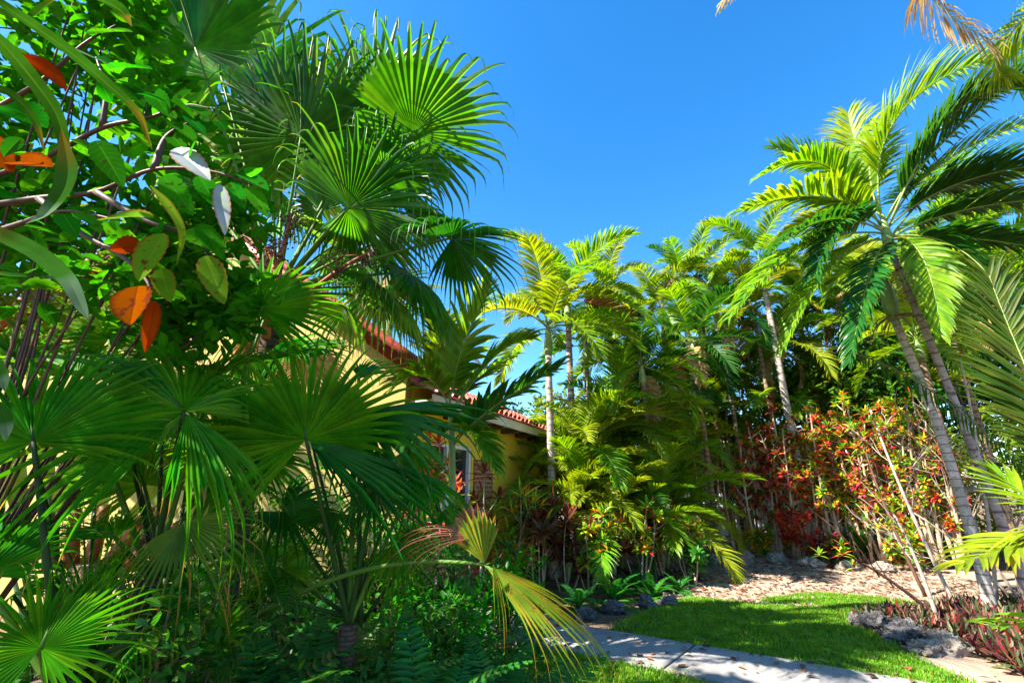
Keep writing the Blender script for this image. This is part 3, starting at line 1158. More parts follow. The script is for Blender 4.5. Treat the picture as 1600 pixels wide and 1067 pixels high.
usl = (E2 * math.cos(rad(24)) + UP * math.sin(rad(24)))
tiles('roof', hp(-.46, .05, 2.765), E1, usl, 33, 9, .2, .38, 'tile')
ur = (B2 + UP * SL).normalized()
ul = (-B2 + UP * SL).normalized()
LR = (GW / 2 + .35) * math.sqrt(1 + SL * SL)
tiles('roof', bp(-.15, -.10, EV - .15 * SL + .06), B1, ur, 25, 11, .2, LR / 11, 'tile')
tiles('roof', bp(GW + .35, -.10, EV - .35 * SL + .06), B1, ul, 25, 11, .2, LR / 11, 'tile')
mb = MB()
for (s0, dr) in ((-.2, ur), (GW + .42, ul)):
    o = bp(s0, -.14, EV - (.2 if s0 < 0 else .42) * SL + .02)
    a = B1 * .05
    n2 = dr.cross(B1).normalized()
    if n2.z < 0:
        n2 = -n2
    mb.box(o + dr * (LR / 2 + .04), dr * (LR / 2 + .04), B1 * .045, n2 * .10)
    mb.tube([o + dr * (k * .5) + n2 * .1 for k in range(int(LR / .5) + 2)], .075, 8)
mb.build('verge', M['tile_red'], house, True)

# ------------------------------------------------------------------ the white house beyond the hedge
wp = P(1190, 800, 17)
white = thing('house', 'white painted house with a low terracotta roof seen through the stems beyond the sandy path', 'house', V((wp.x, wp.y, 0)))
mb = MB()
for x0, x1, z0, z1 in ((-3.2, -1.0, 0, 2.9), (.1, 4.2, 0, 2.9), (-1.0, .1, 0, .95), (-1.0, .1, 2.15, 2.9)):
    mb.box(V((wp.x + (x0 + x1) / 2, wp.y + .1, (z0 + z1) / 2)), V(((x1 - x0) / 2, 0, 0)), V((0, .1, 0)), V((0, 0, (z1 - z0) / 2)))
mb.box(V((wp.x - 3.1, wp.y + 3.2, 1.45)), V((.1, 0, 0)), V((0, 3, 0)), V((0, 0, 1.45)))
mb.build('wall', M['wall_white'], white, False)
mb = MB()
mb.poly([V((wp.x - 3.6, wp.y - .4, 2.86)), V((wp.x + 4.6, wp.y - .4, 2.86)), V((wp.x + 4.0, wp.y + 3.5, 4.0)), V((wp.x - 3.0, wp.y + 3.5, 4.0))])
mb.box(V((wp.x + .5, wp.y - .42, 2.82)), V((4.1, 0, 0)), V((0, .04, 0)), V((0, 0, .07)))
mb.build('roof', M['tile_dull'], white, False)
mb = MB()
for x0, x1, z0, z1 in ((-1.0, -.93, .95, 2.15), (.03, .1, .95, 2.15), (-.93, .03, .95, 1.02), (-.93, .03, 2.08, 2.15), (-.48, -.42, 1.02, 2.08)):
    mb.box(V((wp.x + (x0 + x1) / 2, wp.y + .06, (z0 + z1) / 2)), V(((x1 - x0) / 2, 0, 0)), V((0, .03, 0)), V((0, 0, (z1 - z0) / 2)))
w = mb.build('window', M['trim_white'], white, False)
mb = MB()
mb.box(V((wp.x - .45, wp.y + .12, 1.55)), V((.5, 0, 0)), V((0, .008, 0)), V((0, 0, .58)))
mb.build('pane', M['glass'], w, False)

# ------------------------------------------------------------------ tall fan palm in front of the gable
cb = P(432, 455, 4.0)
tall = thing('fan_palm', 'tall fan palm with drooping finger tips standing in front of the cream gable', 'palm', V((cb.x, cb.y, 0)))
ring_tube(tall, 'trunk', bez(V((cb.x, cb.y, 0)), V((cb.x + .04, cb.y, cb.z * .5)), cb - UP * .1, 20), .085, .08, 'trunk_dark', 12, .3, .06, 3)
mb = MB()
rn = random.Random(9)
for k in range(26):
    a = rn.uniform(0, 6.28)
    z = cb.z - rn.uniform(.02, 1.0)
    d = V((math.cos(a), math.sin(a), rn.uniform(.5, 1.6))).normalized()
    p = V((cb.x, cb.y, z)) + V((math.cos(a), math.sin(a), 0)) * .09
    mb.blade(leaf_rows(p, d, V((math.cos(a), math.sin(a), -.3)), rn.uniform(.2, .45), rn.uniform(.05, .09), (1, .9, .7, .5), .1, .4), rn.random())
mb.build('leaf_base', M['sheath'], tall)
TN = (0.0, .75, .6)
fans = [
    # hub, tip, normal, kwargs
    ((470, 215, 3.75), (482, 14, 3.55), (.1, .9, .25), dict(n=44, span=140, fold=.22, curve=.22, mat='fan_high', hang=1.27, seed=11, fused=.55)),
    ((645, 207, 3.75), (815, 112, 3.55), (-.35, .55, .75), dict(n=46, span=150, fold=.25, curve=.55, mat='fan_high', hang=1.53, droop=.45, seed=12, fused=.58)),
    ((545, 325, 3.55), (742, 318, 3.35), (-.15, .62, .75), dict(n=46, span=155, fold=.28, curve=.36, mat='fan_high', hang=1.02, seed=13, fused=.55)),
    ((706, 372, 3.7), (872, 345, 3.45), (-.1, .30, .95), dict(n=50, span=140, fold=-.45, curve=.35, mat='fan_blue', hang=1.36, droop=.5, seed=14, fused=.5)),
    ((305, 75, 3.3), (262, -120, 3.2), (.1, .9, .3), dict(n=50, span=150, fold=-.1, curve=.2, mat='fan_high', hang=1.02, seed=15)),
    ((585, 165, 4.6), (640, 20, 4.6), (-.2, .8, .4), dict(n=44, span=140, mat='fan_high', hang=1.53, droop=.5, seed=16)),
    ((370, 262, 4.7), (300, 110, 4.8), (.3, .8, .4), dict(n=44, span=150, mat='fan_pale', hang=0.85, seed=17)),
    ((470, 262, 5.0), (540, 90, 5.1), (0, .8, .5), dict(n=44, span=150, mat='fan_pale', hang=0.85, seed=18)),
    ((440, 300, 4.8), (330, 250, 4.9), (.4, .5, .8), dict(n=44, span=140, mat='fan_pale', hang=0.85, seed=19)),
    ((640, 425, 4.5), (760, 505, 4.3), (.1, .1, 1), dict(n=44, span=140, fold=-.4, mat='fan_high', hang=1.53, droop=.7, seed=20)),
    ((600, 450, 4.9), (590, 560, 4.7), (0, -.5, .8), dict(n=36, span=130, mat='fan_pale', hang=1.19, droop=.6, seed=21)),
    ((345, 120, 4.2), (330, -70, 4.2), (.1, .9, .3), dict(n=46, span=150, mat='fan_pale', hang=1.02, seed=22)),
    ((520, 385, 4.5), (640, 420, 4.4), (0, .4, .9), dict(n=44, span=140, fold=-.3, mat='fan_pale', hang=1.19, droop=.6, seed=23)),
    ((565, 225, 4.0), (650, 70, 3.9), (-.2, .7, .6), dict(n=40, span=140, fold=.3, curve=.45, mat='fan_high', hang=1.2, droop=.5, seed=66)),
    ((600, 275, 3.9), (735, 225, 3.7), (-.3, .5, .8), dict(n=40, span=140, fold=.3, curve=.5, mat='fan_high', hang=1.3, droop=.6, seed=67)),
    ((640, 330, 4.0), (760, 330, 3.8), (-.2, .3, .9), dict(n=38, span=130, fold=-.4, curve=.4, mat='fan_high', hang=1.2, droop=.7, seed=68)),
    ((420, 190, 4.1), (390, 40, 4.0), (.2, .8, .5), dict(n=40, span=130, fold=.35, curve=.35, mat='fan_high', hang=1.1, droop=.5, seed=69)),
    ((500, 330, 4.3), (440, 250, 4.3), (.2, .6, .7), dict(n=36, span=130, fold=.3, mat='fan_high', hang=1.0, droop=.6, seed=70)),
    ((590, 380, 4.3), (690, 400, 4.2), (-.1, .2, 1), dict(n=36, span=120, fold=-.4, mat='fan_pale', hang=1.2, droop=.8, seed=71)),
    # lower hands and old straw ones in front of the gable
    ((455, 545, 3.9), (560, 500, 3.8), (.2, -.3, .9), dict(n=34, span=120, fold=-.35, mat='fan', hang=.6, droop=.5, seed=24)),
    ((350, 500, 3.9), (250, 470, 3.8), (-.2, -.3, .9), dict(n=34, span=120, fold=-.35, mat='fan', hang=.6, droop=.5, seed=25)),
    ((390, 560, 3.8), (330, 640, 3.6), (.1, -.6, .7), dict(n=30, span=110, fold=-.3, mat='fan', hang=.6, droop=.7, seed=26)),
    ((480, 560, 3.9), (500, 660, 3.8), (.1, -.6, .7), dict(n=30, span=110, fold=-.4, mat='straw', hang=.8, droop=.9, seed=27)),
    ((400, 520, 4.1), (380, 620, 4.0), (-.1, -.6, .7), dict(n=30, span=110, fold=-.4, mat='straw', hang=.8, droop=.9, seed=28)),
    ((570, 430, 4.2), (660, 480, 4.1), (.1, 0, 1), dict(n=34, span=120, fold=-.4, mat='fan_high', hang=.9, droop=.7, seed=61)),
    ((620, 470, 4.6), (700, 540, 4.5), (.1, 0, 1), dict(n=34, span=120, fold=-.4, mat='fan_pale', hang=1.0, droop=.8, seed=62)),
    ((540, 480, 4.7), (570, 560, 4.6), (.1, -.2, 1), dict(n=30, span=120, fold=-.4, mat='fan_pale', hang=1.0, droop=.9, seed=63)),
    ((300, 400, 4.2), (200, 350, 4.2), (.3, .3, .9), dict(n=36, span=130, fold=.3, mat='fan_high', hang=.8, droop=.5, seed=64)),
    ((310, 300, 4.4), (210, 230, 4.4), (.3, .5, .8), dict(n=36, span=130, fold=.3, mat='fan_high', hang=.8, droop=.5, seed=65)),
]
for h, t, N, kw in fans:
    fan(tall, P(*h), P(*t), N, base=cb + V((0, 0, -.05)), bend=.05, pet=.013, **kw)
# flower stalks with dark berries
rn = random.Random(5)
for a, b in (((430, 440, 3.95), (455, 335, 3.8)), ((425, 440, 3.9), (380, 330, 3.7)), ((470, 470, 3.9), (575, 395, 3.6)), ((440, 450, 3.8), (420, 390, 3.6))):
    A_, B_ = P(*a), P(*b)
    mb = MB()
    pts = bez(A_, (A_ + B_) * .5 + V((0, 0, .04)), B_, 10)
    mb.tube(pts, [lerp(.028, .010, k / 10) for k in range(11)], 7)
    be = MB()
    for k in range(16):
        p = pts[4 + rn.randrange(7)]
        d = V((rn.gauss(0, 1), rn.gauss(0, 1), rn.gauss(0, .8))).normalized()
        q = p + d * rn.uniform(.05, .14)
        mb.tube([p, (p + q) * .5 + V((0, 0, .01)), q], [.005, .004, .003], 4)
        for e in range(9):
            blob(be, q + V((rn.gauss(0, 1), rn.gauss(0, 1), rn.gauss(0, 1))) * .028, rn.uniform(.009, .015))
    st = mb.build('fruit_stalk', M['stalk_red'], tall)
    be.build('berry', M['berry'], st)['kind'] = 'stuff'

# ------------------------------------------------------------------ low fan palms close by
c1 = P(235, 905, 2.6)
low1 = thing('fan_palm', 'low fan palm whose big glossy hand droops over a frond with orange brown tips', 'palm', V((c1.x, c1.y, 0)))
ring_tube(low1, 'trunk', [V((c1.x, c1.y, 0)), V((c1.x, c1.y, c1.z * .5)), c1], .06, .055, 'trunk_dark', 12, .2, .06, 4)
LN = dict(mat='fan_near')
fan(low1, P(287, 642, 2.30), P(120, 420, 2.35), (.35, -.65, .65), base=c1, n=34, span=118, fused=.44, droop=.5, hang=.35, fold=-.25, curve=.22, sag=.25, asym=.30, seed=31, pet=.012, petmat='petiole_dark', **LN)
fan(low1, P(291, 646, 2.24), P(448, 820, 1.98), (.55, -.55, .6), base=None, n=17, span=31, fused=.56, droop=.55, hang=.45, fold=-.35, curve=.30, sag=.10, pleat=.4, seed=32, **LN)
fan(low1, P(288, 645, 2.26), P(410, 560, 2.45), (-.1, -.6, .75), base=None, n=14, span=48, fused=.45, droop=.45, hang=.3, fold=-.2, curve=.22, sag=.1, seed=30, **LN)
fan(low1, P(284, 648, 2.24), P(195, 735, 2.15), (-.2, -.8, .5), base=None, n=6, span=34, fused=.35, droop=.85, hang=.4, fold=-.1, curve=.22, sag=.1, seed=29, **LN)
fan(low1, P(290, 815, 2.35), P(310, 1000, 2.1), (0, -.75, .6), base=c1, n=26, span=92, fused=.34, droop=.45, hang=.4, fold=-.2, mat='fan_brown_tip', seed=33, label='lower frond with orange brown tips')
fan(low1, P(225, 757, 2.9), P(170, 610, 3.0), (.5, -.55, .6), base=c1 + V((0, .1, 0)), n=34, span=130, fold=.3, fused=.42, seed=34, **LN)
fan(low1, P(408, 482, 3.1), P(395, 345, 3.2), (.15, -.6, .75), base=c1 + V((.1, .2, 0)), n=40, span=160, fused=.46, asym=.2, hang=.35, fold=.12, seed=35, **LN)
fan(low1, P(120, 585, 2.9), P(-20, 500, 2.9), (.5, -.35, .8), base=c1, n=36, span=125, fold=.35, fused=.42, seed=36, **LN)
fan(low1, P(335, 590, 2.9), P(440, 520, 3.0), (-.5, -.35, .8), base=c1, n=34, span=120, fold=.4, fused=.4, seed=37, **LN)
fan(low1, P(350, 745, 2.8), P(470, 770, 2.7), (-.3, -.3, .9), base=c1, n=32, span=115, fold=-.4, fused=.4, seed=38, **LN)
fan(low1, P(180, 840, 2.5), P(90, 780, 2.6), (.5, -.4, .8), base=c1, n=24, span=80, fold=.3, fused=.34, seed=39, **LN)

c2 = P(545, 975, 3.0)
low2 = thing('fan_palm', 'low fan palm with one half dead yellowing frond reaching over the footpath', 'palm', V((c2.x, c2.y, 0)))
ring_tube(low2, 'trunk', [V((c2.x, c2.y, 0)), V((c2.x, c2.y, c2.z * .5)), c2], .055, .05, 'trunk_dark', 12, .2, .06, 5)
fan(low2, P(478, 686, 2.7), P(455, 490, 2.85), (.1, -.72, .6), base=c2, n=40, span=140, fused=.50, droop=.32, hang=.3, fold=.28, curve=.15, asym=.3, seed=41, petmat='petiole_dark', **LN)
fan(low2, P(484, 690, 2.62), P(795, 790, 2.45), (.0, -.52, .85), base=None, n=18, span=33, fused=.52, pleat=.5, droop=.35, hang=.45, fold=-.3, curve=.2, mat='fan_blue', seed=42)
fan(low2, P(560, 645, 3.0), P(800, 595, 3.05), (-.05, -.38, 1), base=c2 + V((.05, .05, 0)), n=34, span=110, fused=.52, droop=.3, hang=.6, fold=-.45, curve=.15, mat='fan_blue', seed=43, petmat='petiole_dark')
fan(low2, P(585, 765, 2.85), P(600, 900, 2.55), (0, -.25, .95), base=c2, n=28, span=140, fused=.3, droop=.7, hang=.4, fold=-.3, mat='fan_blue', seed=44, petmat='petiole_dark')
fan(low2, P(650, 740, 3.1), P(775, 790, 3.0), (-.1, -.4, .9), base=c2, n=34, span=115, fused=.42, droop=.5, hang=.55, fold=-.45, mat='fan', seed=48)
fan(low2, P(560, 590, 3.2), P(640, 560, 3.2), (.2, -.5, .8), base=c2, n=28, span=110, fused=.4, droop=.5, hang=.5, fold=.4, mat='fan_blue', seed=58)
hb, c9 = P(757, 882, 2.3), P(300, 975, 2.55)
dy = fan(low2, hb, P(1050, 1048, 2.1), (.30, -.60, .70), base=c2 + V((-.45, -.15, .08)), n=17, span=23, fused=.42, pleat=.5, droop=.35, hang=.4, fold=-.3, ragged=.3, curve=.3, mat='fan_dying', seed=45, bend=.10, pet=.0105,
         label='yellowing frond torn apart with a brown curled half')
for q, (h, t, N, kw) in enumerate([
    ((750, 838, 2.3), (545, 800, 2.35), (0, -.6, .8), dict(n=15, span=26, fused=.22, droop=.75, hang=.35, fold=-.2, curve=.2, mat='dead', seed=46, name='dead_segment')),
    ((757, 880, 2.29), (738, 790, 2.25), (.1, -.9, .3), dict(n=11, span=42, fused=.85, droop=.1, hang=.1, fold=-.3, curve=.2, mat='fan_dying', seed=47, name='torn_segment')),
    ((740, 845, 2.31), (735, 775, 2.33), (.1, -.9, .3), dict(n=9, span=50, fused=.8, droop=.1, hang=.2, fold=-.5, curve=.3, mat='dead', seed=49, name='dead_segment')),
    ((770, 880, 2.24), (800, 1010, 2.2), (.1, -.9, .3), dict(n=5, span=14, fused=.4, droop=.9, hang=.5, mat='fan_dying', seed=50, name='torn_segment')),
]):
    s = fan(low2, P(*h), P(*t), N, **kw)
    s.parent = dy

c3 = P(75, 1060, 2.15)
low3 = thing('fan_palm', 'low fan palm in front of the cut red brown stubs by the yellow wall', 'palm', V((c3.x, c3.y, 0)))
ring_tube(low3, 'trunk', [V((c3.x, c3.y, 0)), V((c3.x, c3.y, c3.z * .5)), c3], .055, .05, 'trunk_dark', 12, .2, .06, 6)
fan(low3, P(52, 690, 2.05), P(30, 495, 2.15), (.2, -.65, .65), base=c3 + V((.05, 0, 0)), n=40, span=135, fused=.52, droop=.35, hang=.35, fold=.25, curve=.2, asym=.25, seed=51, petmat='petiole_dark', bend=0, **LN)
fan(low3, P(64, 1012, 1.95), P(130, 835, 2.15), (.2, -.5, .8), base=c3, n=44, span=160, fused=.42, droop=.2, hang=.15, fold=.2, curve=.15, asym=.2, seed=52, **LN)
fan(low3, P(140, 960, 2.3), P(180, 745, 2.5), (.1, -.8, .5), base=c3 + V((.05, .1, 0)), n=16, span=50, fused=.25, droop=.06, hang=.05, seed=53, **LN)
fan(low3, P(-30, 900, 2.1), P(-60, 760, 2.2), (.5, -.5, .7), base=c3, n=34, span=130, fold=.3, seed=54, **LN)
fan(low3, P(250, 965, 2.5), P(330, 860, 2.6), (-.3, -.5, .8), base=c3 + V((.1, .1, 0)), n=28, span=110, fold=.3, fused=.38, seed=55, mat='fan_blue')
fan(low3, P(30, 860, 2.3), P(-40, 780, 2.3), (.3, -.5, .8), base=c3, n=28, span=90, fold=.3, fused=.38, seed=56, **LN)

# further hands of the three low palms, at all angles between the big ones
rn = random.Random(91)
for k, (hx, hy, d, tx, ty, pl, c, mt) in enumerate((
        (370, 640, 2.95, 470, 590, low1, c1, 'fan_near'), (400, 720, 3.05, 500, 770, low1, c1, 'fan_near'), (345, 700, 3.2, 330, 570, low1, c1, 'fan'),
        (440, 800, 3.0, 540, 850, low2, c2, 'fan_blue'), (200, 690, 3.2, 90, 640, low1, c1, 'fan'), (150, 760, 2.9, 60, 720, low3, c3, 'fan_near'),
        (430, 560, 3.3, 540, 520, low1, c1, 'fan_near'), (260, 560, 3.0, 300, 440, low1, c1, 'fan'), (380, 850, 2.8, 470, 900, low1, c1, 'fan_near'),
        (640, 700, 3.3, 720, 740, low2, c2, 'fan'), (170, 530, 3.1, 120, 420, low1, c1, 'fan'), (520, 800, 2.9, 470, 900, low2, c2, 'fan_blue'), (300, 700, 3.3, 260, 580, low1, c1, 'fan'), (215, 1000, 2.3, 300, 930, low3, c3, 'fan_near'), (345, 1000, 2.6, 400, 920, low1, c1, 'fan_near'), (20, 930, 2.3, 90, 860, low3, c3, 'fan_near'), (180, 900, 2.5, 210, 800, low3, c3, 'fan'), (90, 800, 2.6, 150, 700, low3, c3, 'fan_near'), (440, 890, 3.0, 520, 930, low2, c2, 'fan_near'), (620, 850, 2.9, 690, 930, low2, c2, 'fan'), (470, 620, 3.4, 400, 560, low2, c2, 'fan'), (300, 930, 2.6, 220, 880, low1, c1, 'fan_near'), (420, 930, 2.8, 400, 840, low2, c2, 'fan_blue'), (250, 640, 3.3, 160, 690, low1, c1, 'fan'), (690, 800, 3.0, 760, 860, low2, c2, 'fan'), (20, 560, 2.6, -60, 470, low3, c3, 'fan'))):
    fan(pl, P(hx, hy, d), P(tx, ty, d - .1), (rn.uniform(-.5, .5), rn.uniform(-.7, -.25), rn.uniform(.5, .9)), base=c + V((rn.uniform(-.06, .06), .1, 0)), n=rn.randrange(26, 36), span=rn.uniform(95, 140),
        fused=rn.uniform(.36, .48), droop=rn.uniform(.3, .7), hang=rn.uniform(.3, .7), fold=rn.choice((-.45, -.25, .25, .4)), sag=rn.uniform(0, .2), seed=700 + k, mat=mt, pet=.009, petmat='petiole_dark')

# cut, reddish leaf stubs of an old palm by the yellow wall
sb0 = P(150, 880, 3.3)
stub = thing('palm_stump', 'old palm stump with cut red brown leaf stubs in front of the yellow wall', 'palm stump', V((sb0.x, sb0.y, 0)))
ring_tube(stub, 'trunk', [V((sb0.x, sb0.y, 0)), V((sb0.x, sb0.y, sb0.z * .5)), sb0], .14, .12, 'fiber', 12, .2, .06, 7)
rn = random.Random(3)
for px, py, tx, ty, d in ((45, 870, 30, 785, 3.1), (80, 870, 75, 800, 3.2), (140, 860, 165, 790, 3.3), (170, 860, 235, 792, 3.35), (200, 860, 290, 815, 3.3), (110, 865, 118, 795, 3.3), (240, 880, 320, 845, 3.2), (20, 860, 5, 800, 3.2), (215, 850, 260, 780, 3.5)):
    a, b = P(px, py + 20, d + .05), P(tx, ty, d)
    mb = MB()
    mb.tube(bez(a, (a + b) * .5, b, 6), [.05, .045, .042, .04, .038, .036, .034], 8)
    mb.build('leaf_base', M['sheath'], stub)
# heliconia clump against the yellow wall
hz = P(120, 900, 4.2)
hel = thing('heliconia', 'yellow green heliconia clump with tall upright blades against the yellow wall', 'plant', V((hz.x, hz.y, 0)))
for k, (px, py, tx, ty, d) in enumerate(((130, 900, 200, 640, 4.2), (40, 900, 20, 660, 4.1), (60, 900, 130, 690, 4.3), (170, 880, 120, 640, 4.4), (200, 880, 290, 700, 4.2), (10, 880, -20, 700, 4.0), (240, 870, 250, 690, 4.4), (90, 900, 60, 600, 4.4), (150, 900, 250, 760, 4.0), (300, 880, 330, 720, 4.4))):
    a, b = P(px, py, d), P(tx, ty, d)
    mb = MB()
    mb.tube([V((hz.x + (k - 5) * .05, hz.y, 0)), (a + V((hz.x, hz.y, 0))) * .5, a.lerp(b, .4)], [.02, .017, .012], 7)
    stt = mb.build('stem', M['crownshaft'], hel)
    mb = MB()
    mb.blade(leaf_rows(a.lerp(b, .3), b - a, V((.2, -.9, .3)), (b - a).length * .9, .16, (.2, .7, .95, 1, .95, .8, .5, .04), .35, .3), rn.random())
    mb.build('leaf', M['heliconia'], stt)

# ------------------------------------------------------------------ broadleaf shrub hanging in from the side
sh0 = V((-2.0, 1.15, 0))
shrub = thing('shrub', 'broadleaf shrub with dark red twigs and a few orange and white leaves among the green', 'shrub', sh0)
mb = MB()
mb.tube(bez(sh0, V((-1.95, 1.2, 1.0)), V((-1.75, 1.3, 2.0)), 10), [.05 - .002 * k for k in range(11)], 9)
mb.build('trunk', M['twig'], shrub)
fork = V((-1.75, 1.3, 2.0))
twigs = [[(-80, 330, 1.35), (60, 310, 1.3), (150, 300, 1.25), (240, 265, 1.2), (330, 268, 1.2), (395, 290, 1.2)],
         [(-80, 300, 1.4), (60, 250, 1.35), (160, 200, 1.3), (230, 185, 1.25), (290, 165, 1.25), (330, 170, 1.25)],
         [(-60, 200, 1.4), (60, 130, 1.35), (130, 70, 1.3), (180, 40, 1.3)],
         [(150, 300, 1.25), (200, 330, 1.2), (240, 350, 1.18), (300, 370, 1.2), (340, 420, 1.2)],
         [(60, 310, 1.3), (120, 360, 1.22), (190, 400, 1.18), (230, 440, 1.15), (235, 470, 1.15)],
         [(160, 200, 1.3), (165, 140, 1.3), (150, 90, 1.35)],
         [(-60, 380, 1.3), (30, 350, 1.2), (100, 330, 1.15), (190, 345, 1.12)],
         [(-60, 240, 1.2), (20, 250, 1.15), (60, 262, 1.12)],
         [(240, 265, 1.2), (260, 215, 1.22), (300, 190, 1.25), (320, 170, 1.25)]]
tw = MB()
tpts = []
for k, t in enumerate(twigs):
    pts = spline([P(*q) for q in t], 6)
    if k < 3 or k > 5 and k < 8:
        pts = [fork] + pts
    tw.tube(pts, [lerp(.011, .0025, i / (len(pts) - 1)) for i in range(len(pts))], 6)
    tpts += pts[3:]
tw.build('branch', M['twig'], shrub)


def ovate(root, name, base, tip, w, nrm, mat, droop=.25, label=None, serr=True, seed=0, curl=.25):
    rnd = random.Random(seed)
    n = 16
    prof = []
    for i in range(n + 1):
        t = i / n
        q = (math.sin(math.pi * t ** .78)) ** .72 if 0 < t < 1 else .02
        if serr and 0 < i < n:
            q *= 1.05 if i % 2 else .95
        prof.append(q)
    mb = MB()
    mb.blade(leaf_rows(base, tip - base, V(nrm), (tip - base).length, w, prof, droop, .28, curl), rnd.random())
    return mb.build(name, M[mat], root, label=label)


OV = [  # base px, tip px, depth, width px, normal, material, label
    ((140, 55), (205, 42), 1.28, 42, (0, -.8, .6), 'bush', None), ((172, 108), (237, 100), 1.25, 44, (0, -.7, .7), 'bush', None),
    ((186, 130), (226, 160), 1.25, 36, (0, -.6, .8), 'bush', None), ((235, 140), (262, 176), 1.24, 34, (0, -.9, .3), 'bush', None),
    ((268, 170), (296, 138), 1.24, 32, (0, -.9, .3), 'bush', None), ((292, 165), (330, 182), 1.24, 24, (.1, -.7, .6), 'bush', None),
    ((290, 180), (322, 206), 1.24, 24, (.1, -.7, .6), 'bush', None), ((265, 190), (308, 216), 1.23, 30, (0, -.6, .8), 'bush', None),
    ((263, 208), (290, 232), 1.23, 26, (0, -.9, .4), 'bush', None), ((334, 250), (376, 243), 1.2, 30, (0, -.8, .6), 'bush', None),
    ((370, 270), (421, 291), 1.2, 30, (0, -.7, .7), 'bush', None), ((387, 292), (419, 334), 1.2, 26, (.1, -.8, .5), 'bush', None),
    ((360, 285), (382, 322), 1.2, 24, (0, -.9, .3), 'bush', None), ((310, 275), (340, 320), 1.2, 30, (0, -.8, .5), 'bush', None),
    ((150, 220), (192, 285), 1.2, 40, (0, -.8, .5), 'bush', None), ((190, 180), (235, 200), 1.24, 34, (0, -.6, .8), 'bush', None),
    ((255, 275), (300, 330), 1.18, 36, (-.2, -.8, .4), 'bush', None), ((290, 360), (335, 385), 1.18, 34, (0, -.8, .5), 'bush', None),
    ((310, 350), (350, 400), 1.18, 28, (0, -.8, .5), 'bush', None), ((95, 330), (120, 365), 1.16, 30, (0, -.8, .5), 'bush', None),
    ((225, 150), (180, 120), 1.26, 34, (0, -.6, .8), 'bush', None), ((5, 165), (72, 190), 1.3, 60, (0, -.8, .5), 'bush', None),
    ((158, 345), (238, 330), 1.08, 46, (0, -.75, .65), 'bush_lime', 'yellow green spotted leaf'),
    ((256, 365), (212, 436), 1.1, 46, (.1, -.85, .4), 'bush_lime', 'yellow green spotted leaf'),
    ((320, 400), (350, 470), 1.15, 36, (.1, -.9, .4), 'bush_lime', None), ((250, 420), (266, 468), 1.15, 30, (.1, -.9, .4), 'bush_lime', None),
    ((222, 387), (170, 386), 1.1, 44, (0, -.9, .3), 'bush_orange', 'bright orange leaf on the inner twigs'),
    ((216, 447), (200, 505), 1.1, 56, (0, -.9, .3), 'bush_orange', 'orange leaf hanging lowest'),
    ((242, 470), (228, 548), 1.11, 22, (.6, -.7, .2), 'bush_orange', 'curled brown orange leaf'),
    ((14, 252), (80, 252), 1.1, 46, (0, -.85, .4), 'bush_orange', 'broad orange leaf against dark twigs'),
    ((-20, 215), (18, 262), 1.1, 40, (0, -.85, .4), 'bush_orange', None),
    ((40, 85), (104, 130), 1.3, 34, (0, -.7, .6), 'bush_orange', 'dull red leaf'),
    ((272, 233), (328, 274), 1.15, 38, (0, -.85, .4), 'bush_white', 'white patterned leaf'),
    ((343, 288), (352, 362), 1.15, 24, (.4, -.85, .2), 'bush_white', 'white patterned leaf hanging down'),
]
for k, (b, t, d, w, nn, mt, lb) in enumerate(OV):
    ovate(shrub, 'leaf', P(*b, d), P(*t, d - .03), w * d / F * 1.15, nn, mt, .12, lb, True, k, .15)
rn = random.Random(77)
for k in range(60):
    p = tpts[rn.randrange(len(tpts))]
    d = V((rn.gauss(.3, .7), rn.gauss(-.2, .5), rn.gauss(-.1, .6))).normalized()
    L = rn.uniform(.05, .085)
    b = p + V((rn.gauss(0, .03), rn.gauss(.03, .05), rn.gauss(0, .03)))
    ovate(shrub, 'leaf', b, b + d * L, L * .58, (rn.gauss(0, .4), -.8, .5), 'bush', .3, None, True, k + 100, .2)
# a second, darker shrub further in fills behind
sh1 = V((-2.6, 2.3, 0))
rn = random.Random(78)
dark = thing('shrub', 'dense dark leaved shrub filling the gap behind the twigs with orange leaves', 'shrub', sh1)
mb, fb = MB(), MB()
for k in range(40):
    e = P(rn.uniform(-120, 250), rn.uniform(-60, 440), rn.uniform(1.8, 2.5)) if k < 26 else P(rn.uniform(210, 370), rn.uniform(330, 540), rn.uniform(2.4, 2.9))
    mb.tube(bez(sh1 + V((0, 0, .4)), (sh1 + e) * .5 + V((rn.uniform(-.2, .2), 0, .3)), e, 8), [.010 - .0008 * i for i in range(9)], 6)
    for q in range(7):
        c = e + V((rn.gauss(0, .14), rn.gauss(0, .14), rn.gauss(0, .14)))
        scatter_leaves(fb, c, 13, .15, .12, rn, prof=(.08, .8, 1, .7, .03), w=.55)
mb.build('stem', M['twig'], dark)
fb.build('foliage', M['bush'], dark)

